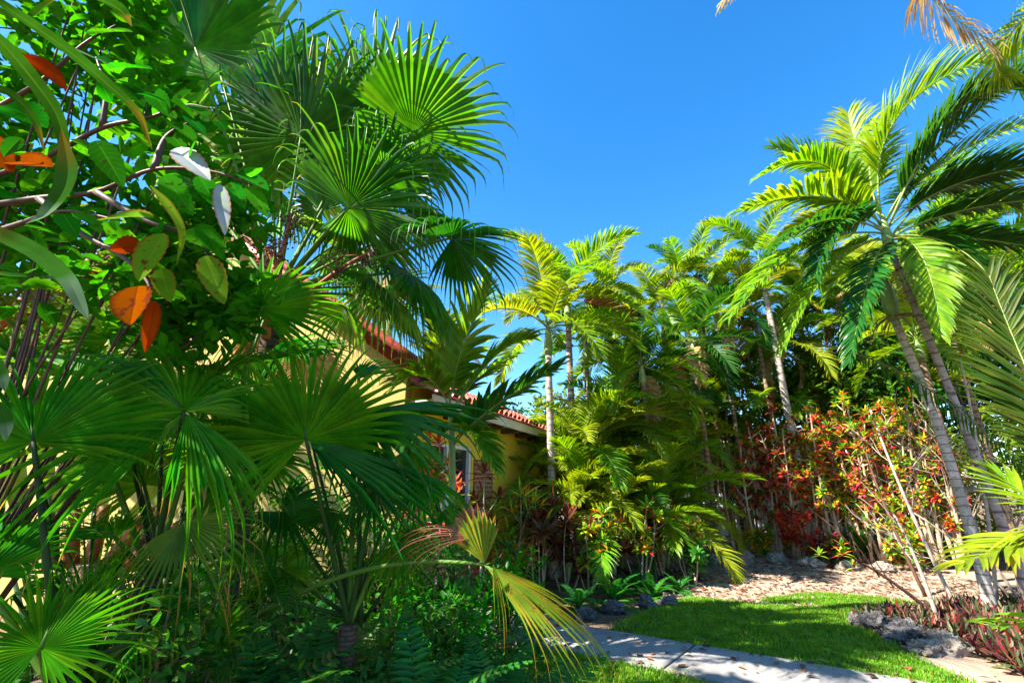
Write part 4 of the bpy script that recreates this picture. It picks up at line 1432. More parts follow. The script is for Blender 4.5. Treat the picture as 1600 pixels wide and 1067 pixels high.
# long strap leaves coming in from above
dr0 = V((-1.75, .75, 0))
drac = thing('dracaena', 'overhanging strap leaved plant with long arching leaves yellowing at their tips', 'plant', dr0)
dtop = V((-1.45, .75, 2.6))
mb = MB()
mb.tube(bez(dr0, V((-1.7, .72, 1.3)), dtop, 10), [.035] * 11, 8)
mb.build('stem', M['stem_grey'], drac)
straps = [([(-60, -40, .95), (15, 15, .95), (100, 75, .92), (165, 130, .9), (215, 178, .9), (238, 235, .9)], 30, 'strap'),
          ([(-60, 10, .9), (0, 65, .9), (55, 130, .88), (88, 180, .88), (103, 235, .88), (105, 262, .88)], 32, 'strap'),
          ([(96, 205, .868), (106, 262, .855), (98, 300, .84), (70, 335, .82), (40, 350, .82)], 34, 'strap_pale'),
          ([(-60, 330, .85), (0, 366, .84), (60, 398, .82), (105, 437, .8), (128, 480, .8), (138, 498, .8)], 30, 'strap_pale'),
          ([(80, -60, .95), (140, -10, .95), (185, 15, .93), (206, 42, .92)], 46, 'strap'),
          ([(-60, 40, 1.0), (40, 50, 1.0), (110, 75, 1.0), (190, 110, 1.0)], 12, 'strap_pale'),
          ([(-60, -10, 1.0), (30, 30, 1.0), (70, 10, 1.0), (110, -20, 1.0)], 30, 'strap'),
          ([(-40, 120, .9), (20, 150, .9), (55, 190, .9), (70, 240, .9)], 18, 'strap'),
          ([(235, 290, 1.1), (265, 325, 1.1), (285, 365, 1.1), (276, 415, 1.1)], 22, 'bush_lime'),
          ([(-60, 550, .8), (-20, 560, .8), (4, 590, .8), (8, 612, .8)], 24, 'strap_pale'),
          ([(-60, 640, .8), (-10, 640, .8), (10, 665, .8), (8, 690, .8)], 26, 'strap_pale'),
          ([(-50, 420, .85), (20, 430, .85), (70, 432, .85), (128, 450, .85)], 9, 'strap_pale')]
for pts, w, mt in straps:
    q = spline([P(*p) for p in pts], 6)
    mb = MB()
    rows = []
    m_ = len(q) - 1
    for i, p in enumerate(q):
        t = i / m_
        T = (q[min(i + 1, m_)] - q[max(i - 1, 0)]).normalized()
        view = V((.25, -.9, .35))
        s = T.cross(view).normalized() * (w * .85 / F * .5 * max(.04, (1 - t ** 3) * min(1, .12 + t * 3.5)))
        nn = s.cross(T).normalized() * s.length * .35
        rows.append((p - s + nn, p, p + s + nn, t))
    mb.blade(rows, .3)
    mb.build('leaf', M[mt], drac)

# ------------------------------------------------------------------ frond pools shared by the feather palms
pool('adonidia', ('palm', 'palm_yellow', 'palm_dark', 'dead', 'straw'), (78, 55, 30, 5, -20), 2.0, 80, .52, 58, w=.046, vee=.35, droop=.35, rr=.016, taper=.5)
pool('areca', ('palm', 'palm_yellow', 'palm_dark'), (80, 60, 40, 20), 1.55, 72, .42, 44, w=.038, vee=.35, droop=.30, rr=.010, taper=.5)
pool('coconut', ('palm', 'palm_yellow', 'palm_dark', 'straw', 'dead'), (70, 40, 10, -25), 3.2, 85, .62, 60, w=.04, vee=.05, droop=.8, rr=.03, taper=.55)


def crown(n, seed, el=(78, -5), s=(.85, 1.1), mats=None):
    rn = random.Random(seed)
    out = []
    for k in range(n):
        e = lerp(el[0], el[1], k / (n - 1)) + rn.uniform(-8, 8)
        t = (e, math.degrees(k * 2.4 + rn.uniform(-.3, .3)) + seed * 37, rn.uniform(*s))
        if mats:
            t += (mats[rn.randrange(len(mats))],)
        out.append(t)
    return out


def gx(px, d):
    p = P(px, 800, d)
    return p


def foot(px, py, d):
    """the spot on the ground straight under a seen point"""
    p = P(px, py, d)
    return V((p.x, p.y, 0))


YG = ['palm', 'palm', 'palm_yellow', 'palm']
tA = P(857, 555, 9.0)
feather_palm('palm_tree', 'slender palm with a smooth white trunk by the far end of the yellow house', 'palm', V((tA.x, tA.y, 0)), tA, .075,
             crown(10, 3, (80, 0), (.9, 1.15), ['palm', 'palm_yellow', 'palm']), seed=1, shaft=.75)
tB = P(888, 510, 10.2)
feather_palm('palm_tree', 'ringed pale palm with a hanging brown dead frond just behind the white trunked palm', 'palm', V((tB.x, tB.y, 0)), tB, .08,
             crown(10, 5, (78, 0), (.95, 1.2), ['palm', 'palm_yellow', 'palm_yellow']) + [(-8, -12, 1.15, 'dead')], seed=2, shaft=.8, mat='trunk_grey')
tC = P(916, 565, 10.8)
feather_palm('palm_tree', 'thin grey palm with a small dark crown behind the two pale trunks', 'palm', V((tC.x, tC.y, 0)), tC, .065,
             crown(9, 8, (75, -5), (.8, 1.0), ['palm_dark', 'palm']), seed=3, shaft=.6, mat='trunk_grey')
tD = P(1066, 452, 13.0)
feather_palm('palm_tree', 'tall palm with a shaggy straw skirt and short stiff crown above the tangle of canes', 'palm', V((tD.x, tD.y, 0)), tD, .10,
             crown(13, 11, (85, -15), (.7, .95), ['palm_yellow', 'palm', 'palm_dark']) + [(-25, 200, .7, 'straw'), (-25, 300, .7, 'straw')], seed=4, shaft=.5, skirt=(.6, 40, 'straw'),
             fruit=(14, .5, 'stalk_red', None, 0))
tE = P(1190, 425, 12.2)
feather_palm('palm_tree', 'palm with sunlit arching fronds between the shaggy palm and the tall leaning one', 'palm', V((tE.x, tE.y, 0)), tE, .09,
             crown(11, 14, (80, -10), (.85, 1.1), ['palm_yellow', 'palm', 'palm']), seed=5, shaft=.6)
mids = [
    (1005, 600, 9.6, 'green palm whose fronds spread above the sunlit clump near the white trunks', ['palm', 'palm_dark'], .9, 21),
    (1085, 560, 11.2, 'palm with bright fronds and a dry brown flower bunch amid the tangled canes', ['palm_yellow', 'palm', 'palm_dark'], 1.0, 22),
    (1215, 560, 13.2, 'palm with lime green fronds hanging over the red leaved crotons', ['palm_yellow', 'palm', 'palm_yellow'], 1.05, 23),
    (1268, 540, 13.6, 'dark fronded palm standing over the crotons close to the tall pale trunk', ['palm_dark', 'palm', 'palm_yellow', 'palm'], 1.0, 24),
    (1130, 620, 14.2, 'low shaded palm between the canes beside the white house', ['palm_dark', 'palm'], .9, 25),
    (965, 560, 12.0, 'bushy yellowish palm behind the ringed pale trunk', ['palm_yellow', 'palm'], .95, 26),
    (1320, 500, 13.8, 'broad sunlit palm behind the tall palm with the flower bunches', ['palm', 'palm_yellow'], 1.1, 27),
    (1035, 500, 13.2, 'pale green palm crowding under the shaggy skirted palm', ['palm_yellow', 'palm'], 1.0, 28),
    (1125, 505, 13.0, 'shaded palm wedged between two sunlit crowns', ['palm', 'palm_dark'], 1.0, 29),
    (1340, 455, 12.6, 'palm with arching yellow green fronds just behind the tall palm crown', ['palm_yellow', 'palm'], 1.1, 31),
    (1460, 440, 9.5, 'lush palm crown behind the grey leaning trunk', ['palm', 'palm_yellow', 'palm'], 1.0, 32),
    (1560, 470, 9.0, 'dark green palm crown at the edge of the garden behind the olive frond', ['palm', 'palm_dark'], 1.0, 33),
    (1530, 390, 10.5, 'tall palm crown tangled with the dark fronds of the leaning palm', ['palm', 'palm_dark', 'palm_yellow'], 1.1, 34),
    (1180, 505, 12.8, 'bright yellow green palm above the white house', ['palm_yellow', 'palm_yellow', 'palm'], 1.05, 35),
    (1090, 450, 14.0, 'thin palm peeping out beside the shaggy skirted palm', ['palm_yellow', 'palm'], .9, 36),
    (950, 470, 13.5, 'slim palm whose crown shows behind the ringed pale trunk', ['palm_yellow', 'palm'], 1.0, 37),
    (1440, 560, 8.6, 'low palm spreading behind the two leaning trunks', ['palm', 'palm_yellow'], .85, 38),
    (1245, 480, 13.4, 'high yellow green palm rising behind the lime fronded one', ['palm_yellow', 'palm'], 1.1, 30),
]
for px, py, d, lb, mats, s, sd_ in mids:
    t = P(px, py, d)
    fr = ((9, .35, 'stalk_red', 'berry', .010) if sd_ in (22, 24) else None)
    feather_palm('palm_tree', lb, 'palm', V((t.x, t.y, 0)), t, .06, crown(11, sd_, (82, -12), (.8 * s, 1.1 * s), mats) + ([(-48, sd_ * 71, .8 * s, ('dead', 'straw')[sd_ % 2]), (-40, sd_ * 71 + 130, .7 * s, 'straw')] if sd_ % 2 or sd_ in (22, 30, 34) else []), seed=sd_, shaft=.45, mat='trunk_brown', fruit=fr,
                 skirt=(.8, 60, 'fiber') if sd_ in (22, 25) else None)

# taller areca clumps that fill the border between the white trunks and the crotons
tall_clumps = [(905, 860, 9.6, 1.9, 1.15, 4, 'sunlit areca clump half way up the white palm trunk'), (965, 860, 10.2, 2.3, 1.2, 4, 'tall areca clump between the grey thin palm and the green one'),
               (1030, 860, 10.0, 1.7, 1.15, 4, 'areca clump arching over the darker clump of the island bed'), (1060, 860, 12.5, 3.2, 1.25, 4, 'tall bright areca clump under the shaggy skirted palm'),
               (1110, 860, 14.0, 3.6, 1.2, 4, 'tall areca clump shading the end of the white house'), (1180, 860, 14.5, 4.4, 1.2, 3, 'areca clump arching above the red crotons'),
               (1240, 860, 14.0, 4.4, 1.2, 4, 'tall yellow green areca clump above the tallest croton'), (1310, 860, 14.0, 4.4, 1.2, 4, 'areca clump rising behind the orange and lime croton'),
               (1375, 860, 13.5, 4.2, 1.2, 4, 'areca clump seen under the yellow fruit strands'), (1560, 860, 12, 3.0, 1.2, 4, 'dark areca clump behind the olive frond'),
               (1000, 860, 11.4, 3.2, 1.2, 4, 'high areca clump behind the ringed pale trunk'), (1150, 860, 15.0, 5.2, 1.2, 4, 'highest areca clump, under the arching sunlit palm')]
for k, (px, py, d, h, s, ns, lb) in enumerate(tall_clumps):
    areca('areca_palm', lb, foot(px, py, d), ns, 'areca', s, 9, 500 + k, (('palm', 'palm_yellow', 'palm'), ('palm', 'palm_dark', 'palm_yellow'))[k % 2], None, .35, .035, (5, 80), h)

# small palm in front of the house windows, with explicit fronds
b0 = foot(706, 800, 5.2)
sp = thing('palm_tree', 'small palm with blue sheened fronds growing in front of the house window', 'palm', b0)
t0 = P(705, 648, 5.2)
ring_tube(sp, 'trunk', bez(b0, (b0 + t0) * .5 + V((.03, 0, 0)), t0, 14), .05, .035, 'crownshaft', 10, .2, .02, 2)
for k, (pp, mt, L) in enumerate((
        ([(702, 640, 5.2), (722, 545, 5.1), (765, 452, 5.0)], 'palm', .62), ([(706, 700, 5.2), (765, 640, 5.0), (868, 578, 4.8)], 'palm_dark', .55),
        ([(704, 640, 5.2), (680, 560, 5.4), (630, 520, 5.6)], 'palm', .5), ([(708, 690, 5.2), (740, 675, 4.9), (772, 730, 4.7)], 'palm', .36),
        ([(706, 640, 5.2), (750, 590, 5.6), (800, 560, 5.9)], 'palm', .45), ([(704, 640, 5.2), (668, 590, 5.0), (625, 600, 4.8)], 'palm', .5), ([(704, 640, 5.2), (690, 530, 5.3), (665, 470, 5.4)], 'palm', .5), ([(706, 650, 5.2), (770, 560, 5.3), (830, 530, 5.4)], 'palm', .45), ([(704, 690, 5.2), (670, 670, 5.0), (640, 700, 4.9)], 'palm_dark', .4))):
    pin(sp, bez(*[P(*q) for q in pp], 16), L, 34, mat=mt, seed=60 + k, w=.085, vee=.22, droop=.22, rows=5, rr=.012, taper=.5, a0=62)

# ------------------------------------------------------------------ the tall palm with explicit fronds
tp = P(1390, 388, 6.2)
pF = thing('palm_tree', 'tall leaning palm with a grey ringed trunk and long dark arching fronds', 'palm', foot(1612, 940, 6.5))
bF = foot(1612, 940, 6.5)
ring_tube(pF, 'trunk', bez(bF, P(1496, 640, 6.35), tp, 30), .058, .042, 'trunk_grey', 14, .45, .02, 8)
mb = MB()
mb.tube([tp + (P(1378, 335, 6.2) - tp) * (k / 5) for k in range(6)], [.06, .075, .07, .055, .04, .025], 10)
mb.build('crownshaft', M['crownshaft'], pF)
FR = [
    ([(1384, 375, 6.1), (1300, 410, 5.7), (1225, 545, 5.5)], 'palm', .55, 44), ([(1388, 375, 6.0), (1360, 430, 5.5), (1330, 560, 5.3)], 'palm_dark', .5, 40),
    ([(1394, 375, 6.0), (1440, 400, 5.6), (1470, 520, 5.4)], 'palm', .5, 40), ([(1394, 370, 6.2), (1500, 390, 5.8), (1590, 500, 5.5)], 'palm_dark', .55, 44),
    ([(1384, 365, 6.4), (1300, 340, 6.8), (1220, 370, 7.2)], 'palm_yellow', .5, 40), ([(1380, 360, 6.3), (1290, 260, 6.1), (1190, 275, 5.9)], 'palm', .52, 42),
    ([(1390, 350, 6.1), (1500, 170, 5.3), (1640, 150, 4.7)], 'palm_dark', .62, 46), ([(1390, 350, 6.3), (1480, 250, 6.2), (1650, 180, 5.8)], 'palm', .58, 46),
    ([(1378, 360, 6.1), (1290, 345, 5.6), (1200, 400, 5.3)], 'palm_dark', .5, 40), ([(1395, 370, 6.2), (1500, 330, 5.9), (1650, 310, 5.6)], 'palm_dark', .6, 46),
    ([(1380, 365, 6.2), (1262, 385, 5.8), (1148, 492, 5.5)], 'palm', 0.79, 52), ([(1378, 350, 6.2), (1285, 308, 6.0), (1163, 328, 5.8)], 'palm', 0.70, 48),
    ([(1377, 340, 6.3), (1310, 280, 6.6), (1212, 232, 6.9)], 'palm', 0.70, 46), ([(1376, 335, 6.2), (1405, 180, 5.8), (1560, 88, 5.4)], 'palm', 0.84, 59),
    ([(1384, 345, 6.2), (1475, 222, 5.6), (1640, 92, 5.0)], 'palm_dark', 0.96, 59), ([(1388, 355, 6.2), (1490, 290, 5.8), (1650, 255, 5.2)], 'palm_dark', 0.90, 57),
    ([(1376, 330, 6.3), (1345, 250, 6.7), (1325, 180, 7.0)], 'palm_yellow', 0.79, 46), ([(1390, 375, 6.2), (1500, 292, 6.4), (1650, 345, 6.5)], 'palm_yellow', 0.77, 55),
    ([(1400, 385, 6.2), (1500, 372, 5.9), (1650, 395, 5.5)], 'palm_dark', 0.64, 57), ([(1380, 360, 6.2), (1320, 345, 5.7), (1275, 430, 5.3)], 'palm_dark', 0.64, 43),
    ([(1382, 350, 6.3), (1440, 280, 6.9), (1510, 260, 7.4)], 'palm', 0.77, 48), ([(1378, 345, 6.2), (1360, 240, 6.3), (1400, 170, 6.4)], 'palm', 0.70, 43),
    ([(1392, 380, 6.2), (1450, 420, 5.9), (1500, 520, 5.7)], 'palm', 0.64, 41), ([(1374, 372, 6.3), (1300, 420, 6.6), (1240, 520, 6.8)], 'palm', 0.64, 41),
]
for k, (pp, mt, L, n) in enumerate(FR):
    pin(pF, bez(*[P(*q) for q in pp], 18), L, int(n * 1.3), mat=mt, seed=80 + k, w=.062, vee=.30, droop=.35, rows=5, rr=.018, taper=.55, a0=58, a1=24)

# white trunk beside it with straw and fruit bunches
tG = P(1398, 500, 6.5)
bG = foot(1548, 955, 6.4)
pG = thing('palm_tree', 'palm with a chalk white trunk and hanging yellow fruit strands behind the grey leaning trunk', 'palm', bG)
ring_tube(pG, 'trunk', bez(bG, P(1480, 710, 6.45), tG, 26), .066, .052, 'trunk_pale', 14, .4, .02, 9)
rn = random.Random(8)
fruit_bunch(pG, tG + V((0, -.05, .05)), (26, .55, 'fiber', None, 0), rn)
fruit_bunch(pG, tG + V((.1, -.1, .75)), (40, .75, 'fruit', 'fruit', .010), rn)
mb = MB()
mb.tube([tG, tG + UP * .25, tG + UP * .5, tG + UP * .8], [.085, .10, .08, .03], 10)
mb.build('crownshaft', M['crownshaft'], pG)
for k, (pp, mt, L) in enumerate((
        ([(1400, 455, 6.9), (1330, 420, 7.3), (1290, 470, 7.6)], 'palm', .5), ([(1402, 455, 6.9), (1480, 420, 7.2), (1570, 450, 7.4)], 'palm', .55),
        ([(1400, 450, 6.9), (1420, 380, 7.4), (1480, 340, 7.8)], 'palm_yellow', .55), ([(1400, 450, 6.9), (1360, 400, 7.5), (1340, 380, 7.9)], 'palm_yellow', .5),
        ([(1404, 470, 6.8), (1500, 470, 6.5), (1590, 540, 6.3)], 'palm_dark', .5))):
    pin(pG, bez(*[P(*q) for q in pp], 16), L, 40, mat=mt, seed=120 + k, w=.065, vee=.25, droop=.4, rows=4, rr=.016)
pin(pG, bez(P(1270, 538, 6.2), P(1425, 592, 6.0), P(1600, 735, 5.9), 18), .34, 46, mat='palm_dark', rmat='rachis_dark', seed=130, w=.03, vee=-.1, droop=.9, rr=.02, label='dark old frond sagging across the trunks')

# tall palm outside the frame whose fronds hang into it
bo = V((7.6, 3.0, 0))
pO = thing('palm_tree', 'overhanging coconut palm with one golden dead frond drooping from above', 'palm', bo)
to = V((7.4, 3.0, 7.6))
ring_tube(pO, 'trunk', bez(bo, V((7.8, 3.0, 3.6)), to, 24), .14, .10, 'trunk_grey', 12, .5, .03, 12)
OFR = [([to, P(1470, -70, 4.0), P(1545, 62, 4.0)], 'straw', 'golden dead frond hanging from above', .8, .9),
       ([to, to.lerp(P(1130, -30, 4.3), .6) + UP * .5, P(1128, 6, 4.3)], 'straw', 'pale dry frond tip', .4, .7),
       ([to, P(1600, 30, 4.2), P(1570, 120, 4.6)], 'palm_yellow', None, .6, .6),
       ([to, to + V((1.4, .4, .8)), to + V((2.6, .6, -.3))], 'palm', None, .6, .6), ([to, to + V((.4, 1.4, .9)), to + V((.6, 2.6, -.1))], 'palm', None, .6, .6),
       ([to, to + V((.6, -1.4, .8)), to + V((1.0, -2.7, -.2))], 'palm', None, .6, .6), ([to, to + V((.1, .3, 1.3)), to + V((-.2, .6, 2.6))], 'palm', None, .5, .4)]
for k, (pp, mt, lb, L, dr) in enumerate(OFR):
    pin(pO, bez(*pp, 20), L, 58, mat=mt, label=lb, seed=140 + k, w=.036, vee=.0, droop=dr, rr=.022, rows=5)

# a clump close by on the side: two fronds reach into the frame
bn = V((3.4, 2.7, 0))
pN = thing('areca_palm', 'areca palm clump with an olive frond and a sunlit yellow green frond', 'palm', bn)
tn = V((3.35, 2.7, 1.3))
ring_tube(pN, 'cane', bez(bn, V((3.4, 2.7, .7)), tn, 8), .04, .03, 'crownshaft', 8, 0, 0, 1)
ring_tube(pN, 'cane', bez(bn + V((.15, .1, 0)), V((3.6, 2.8, .6)), V((3.6, 2.8, 1.1)), 8), .04, .03, 'crownshaft', 8, 0, 0, 2)
for k, (pp, mt, L, n, w, dr) in enumerate((
        ([tn, P(1635, 640, 2.9), P(1545, 430, 3.1)], 'olive', .5, 70, .034, .2), ([tn, P(1630, 835, 3.1), P(1508, 880, 3.0)], 'palm_yellow', .5, 24, .06, .22),
        ([tn, P(1640, 790, 3.6), P(1555, 740, 4.0)], 'palm', .4, 22, .05, .12), ([tn + V((.2, .1, -.2)), P(1650, 960, 3.1), P(1535, 975, 3.1)], 'palm', .22, 8, .06, .1),
        ([tn, tn + V((.6, .3, .9)), tn + V((1.3, .5, .8))], 'palm', .4, 40, .03, .3), ([tn, tn + V((.2, -.5, .9)), tn + V((.5, -1.2, .8))], 'palm', .4, 40, .03, .3))):
    pin(pN, bez(*pp, 18), L, n, mat=mt, seed=160 + k, w=w, vee=.12, droop=dr, rows=5, rr=.012, a0=60, a1=20, start=.25)

# bare twiggy shrub and slanting stems among the trunks
rn = random.Random(21)
bs = foot(1570, 920, 7.4)
bare = thing('bare_shrub', 'leafless grey shrub with crooked twigs beside the tall leaning trunk', 'shrub', bs)


def branch(mb, p, d, L, r, depth):
    pts = [p.copy()]
    for j in range(6):
        d = (d + V((rn.gauss(0, .12), rn.gauss(0, .12), .04))).normalized()
        pts.append(pts[-1] + d * (L / 6))
    mb.tube(pts, [lerp(r, r * .55, j / 6) for j in range(7)], 6)
    if depth:
        for k in range(3):
            q = pts[2 + k * 2 if 2 + k * 2 < 7 else 6]
            dd = (d + V((rn.gauss(0, .55), rn.gauss(0, .5), rn.gauss(.1, .3)))).normalized()
            branch(mb, q, dd, L * rn.uniform(.5, .75), r * .5, depth - 1)


mb = MB()
for k in range(4):
    branch(mb, bs + V((rn.uniform(-.2, .2), rn.uniform(-.2, .2), 0)), V((rn.uniform(-.4, .2), rn.uniform(-.2, .2), 1)), 1.5, .022, 3)
mb.build('branches' if False else 'branch', M['stem_grey'], bare)
sl = [((1500, 965, 6.6), (1360, 640, 6.9), 'slanting grey stem crossing the crotons towards the tall trunk'), ((1440, 905, 7.5), (1345, 680, 8.0), 'thin slanting stem rising out of the sandy path edge'),
      ((1470, 985, 6.0), (1395, 800, 6.0), 'dark slim cane growing from the dark red ground cover'), ((1485, 990, 6.0), (1330, 870, 6.1), 'dark slim cane leaning far over the lawn edge'),
      ((1545, 900, 7.0), (1500, 560, 7.0), 'upright thin trunk behind the grey leaning palm'), ((1600, 905, 7.0), (1490, 590, 7.2), 'long thin branch slanting under the olive frond')]
for k, (a, b, lb) in enumerate(sl):
    A_, B_ = P(*a), P(*b)
    A_.z = 0
    o = thing('sapling', lb, 'sapling', A_)
    mb = MB()
    mb.tube(bez(A_, (A_ + B_) * .5 + V((rn.uniform(-.08, .08), 0, .05)), B_, 12), [lerp(.026, .012, j / 12) for j in range(13)], 7)
    for j in range(3):
        p = A_.lerp(B_, .55 + .15 * j)
        branch(mb, p, V((rn.gauss(0, .6), rn.gauss(0, .4), .7)).normalized(), .5, .008, 1)
    mb.build('stem', M['stem_grey' if k % 2 == 0 else 'twig'], o)
    fb = MB()
    for j in range(5):
        rosette(fb, B_ + V((rn.gauss(0, .12), rn.gauss(0, .12), rn.gauss(0, .1))), V((0, 0, 1)), 8, .12, .04, rn)
    fb.build('foliage', M['croton_green'], o)

# ------------------------------------------------------------------ croton hedge beyond the sandy path
CM = ['croton_red', 'croton_mix', 'croton_green', 'croton_dark']
rows = [  # px, ground py, height, stems, material, label
    (1118, 872, 2.6, 3, 'croton_red', 'thin red croton against the white house wall'),
    (1150, 866, 2.8, 3, 'croton_red', 'sparse red croton with bare stems in front of the white house window'),
    (1185, 870, 2.9, 3, 'croton_red', 'red croton at the corner of the white house'),
    (1215, 872, 2.3, 4, 'croton_red', 'croton with pink red lower leaves beside the white house'),
    (1245, 874, 3.2, 4, 'croton_red', 'tall red leaved croton between the white house and the mixed hedge'),
    (1275, 874, 2.4, 4, 'croton_mix', 'short mixed croton under the taller red one'),
    (1300, 876, 3.4, 4, 'croton_mix', 'tallest orange and lime croton in the hedge'),
    (1330, 878, 2.8, 5, 'croton_green', 'lime croton with thick tan stems'),
    (1358, 880, 3.3, 4, 'croton_green', 'lime green croton with yellow tops'),
    (1385, 882, 2.5, 5, 'croton_mix', 'mixed red and lime croton with crowded pale stems'),
    (1412, 884, 3.2, 4, 'croton_mix', 'orange and green croton under the yellow fruit strands'),
    (1440, 886, 2.7, 4, 'croton_green', 'yellow green croton behind the slanting stems'),
    (1470, 890, 3.0, 4, 'croton_green', 'green croton just behind the white trunk'),
    (1502, 892, 2.6, 4, 'croton_mix', 'croton half hidden by the grey leaning trunk'),
]
for k, (px, py, h, ns, mt, lb) in enumerate(rows):
    thin = k < 2
    croton('croton', lb, G(px, py), h * 1.12, ns, mt, 200 + k, 'croton', 'crotons in the hedge', .14 if thin else .155, .045 if thin else .052, .38, .34, 6 if thin else 17, 'stem_tan', .024 if thin else .034, nl=8 if thin else 15)
rn = random.Random(31)
hd = [('dark burgundy croton in the second row of the hedge', 'croton_dark'), ('lime and green croton in the second row of the hedge', 'croton_green'), ('orange and red mixed croton in the second row of the hedge', 'croton_mix')]
for k in range(3, 13):
    px = 1150 + k * 33
    lb, mt = hd[0 if k < 3 else (2 if k % 2 else 1)]
    croton('croton', lb, G(px + rn.uniform(-8, 8), 855 + k * 1.6), rn.uniform(2.6, 3.6), 4, mt, 230 + k, 'croton', 'second row of the croton hedge', .16, .055, .4, .25, 14, 'stem_tan', .03, nl=14)

# lower greenery at the feet of the hedge
for k, (px, py, h, mt, lb) in enumerate(((1255, 880, .9, 'ti_red', 'low bright pink red plant at the foot of the hedge by the white house'), (1195, 872, .6, 'croton_green', 'low green plant at the corner of the sandy path'),
                                         (1300, 886, .55, 'croton_dark', 'low dark plant under the tan stems'), (1425, 892, .7, 'croton_green', 'low green plant between the pale stems'),
                                         (1235, 868, .8, 'croton_green', 'low lime plant behind the pink red one'), (1345, 880, .7, 'tree_dark', 'low dark leafed plant behind the tan stems'))):
    croton('low_shrub', lb, G(px, py), h, 5, mt, 260 + k, 'shrub', None, .17, .06, .3, .2, 6, 'stem_tan', .01)

# ------------------------------------------------------------------ planting bed before the yellow house
arecas = [((935, 905), 5, .98, 7, 300, ('palm_yellow', 'palm_yellow', 'palm'), 1.25, 'sunlit areca clump beside the white palm trunk'),
          ((880, 905), 4, .75, 6, 301, ('palm_yellow', 'palm_yellow'), 1.1, 'areca clump with tousled tips against the yellow wall'),
          ((1010, 895), 4, .9, 7, 302, ('palm', 'palm_dark'), 1.1, 'darker areca clump behind the planted island of the lawn'),
          ((1070, 880), 4, .55, 6, 303, ('palm_yellow', 'palm'), .8, 'small lime areca at the end of the planted island')]
for (px, py), ns, s, nf, sd_, mats, h0, lb in arecas:
    areca('areca_palm', lb, G(px, py), ns, 'areca', s, nf, sd_, mats, None, .28, .03, (15, 82), h0)
tis = [(845, 930, 1.35, 'ti_dark', 'dark cordyline beside the yellow wall'), (885, 925, 1.2, 'ti_dark', 'brown red cordyline under the white palm trunk'), (920, 930, 1.2, 'croton_green', 'lime leaved shrub in the middle of the island bed'),
       (955, 915, 1.1, 'ti_dark', 'dark bronze cordyline among the arecas'), (1000, 915, 1.3, 'croton_green', 'light green shrub behind the ferny mound'), (1030, 900, 1.25, 'ti_red', 'red cordyline at the back of the island bed'),
       (1075, 905, 1.1, 'croton_green', 'yellow green shrub nearest the sandy path'), (1085, 915, .6, 'fern', 'low green plant at the tip of the island bed'), (848, 900, 1.7, 'ti_dark', 'tall thin cordyline touching the yellow wall')]
for k, (px, py, h, mt, lb) in enumerate(tis):
    croton('cordyline' if mt.startswith('ti') else 'shrub', lb, G(px, py), h, 4, mt, 320 + k, 'shrub', None, .30 if mt.startswith('ti') else .17, .06, .28, .4, 4, 'stem_tan', .014, nl=14)
for k, (px, py, lb, L, n) in enumerate(((960, 940, 'bright fern mound spilling over the bed rocks', .55, 22), (1020, 935, 'light green fern mound at the lawn corner', .5, 22), (1060, 925, 'small fern at the tip of the island bed', .4, 16),
                                        (905, 950, 'fern beside the dark bed rock', .5, 18), (990, 920, 'upright fern behind the two mounds', .6, 18))):
    fern(G(px, py), lb, n, L, 350 + k, mat='fern')
# bromeliads and small palm foliage under the window
for k, (px, py, d, lb) in enumerate(((675, 690, 5.8, 'red topped cordyline rising in front of the house window'), (705, 735, 5.6, 'green and red cordyline under the house window'), (660, 735, 5.7, 'orange leaved plant by the brick pier'), (745, 740, 5.7, 'dull red plant in front of the brick corner'))):
    t = P(px, py, d)
    croton('cordyline', lb, V((t.x, t.y, 0)), t.z, 2, ('ti_red', 'croton_mix', 'croton_red', 'ti_dark')[k], 370 + k, 'shrub', None, .22, .05, .1, .7, 2, 'stem_grey', .014, nl=10)
croton('shrub', 'ragged yellow green shrub hanging against the lower yellow wall', foot(800, 800, 7.6), 1.5, 6, 'croton_green', 379, 'shrub', None, .3, .03, .4, .3, 7, 'stem_tan', .012)

# undergrowth before the gable: shrubs, ferns and a carpet of small leaves
und = [(330, 5.0, 1.2, 'cover', 'dark leafy shrub beneath the orange tipped frond'), (400, 4.6, 1.0, 'cover', 'low shrub in deep shade under the wide fan hands'), (470, 5.2, 1.35, 'bush', 'light speckled shrub against the foot of the cream gable'),
       (560, 5.2, 1.3, 'cover', 'shrub with sunlit flecks under the brick apron'), (640, 4.8, 1.1, 'bush', 'green shrub between the fan palm stems and the footpath'), (720, 4.9, 1.0, 'cover', 'shrub behind the half dead frond'),
       (790, 5.6, .8, 'bush', 'low shrub at the near end of the yellow wall'), (250, 4.6, 1.1, 'cover', 'dark shrub behind the cut stubs'), (520, 4.1, .7, 'cover', 'shaded low shrub around the fan palm stems'), (690, 4.3, .6, 'bush', 'low bright shrub by the near footpath edge'),
       (430, 5.6, 1.7, 'bush', 'airy shrub whose small leaves catch sun before the gable'), (600, 5.7, 1.5, 'bush', 'airy light green shrub beside the lower brick'), (150, 4.8, 1.2, 'cover', 'dense shrub at the foot of the yellow garden wall'), (350, 4.0, .6, 'cover', 'low leafy mound behind the ferns')]
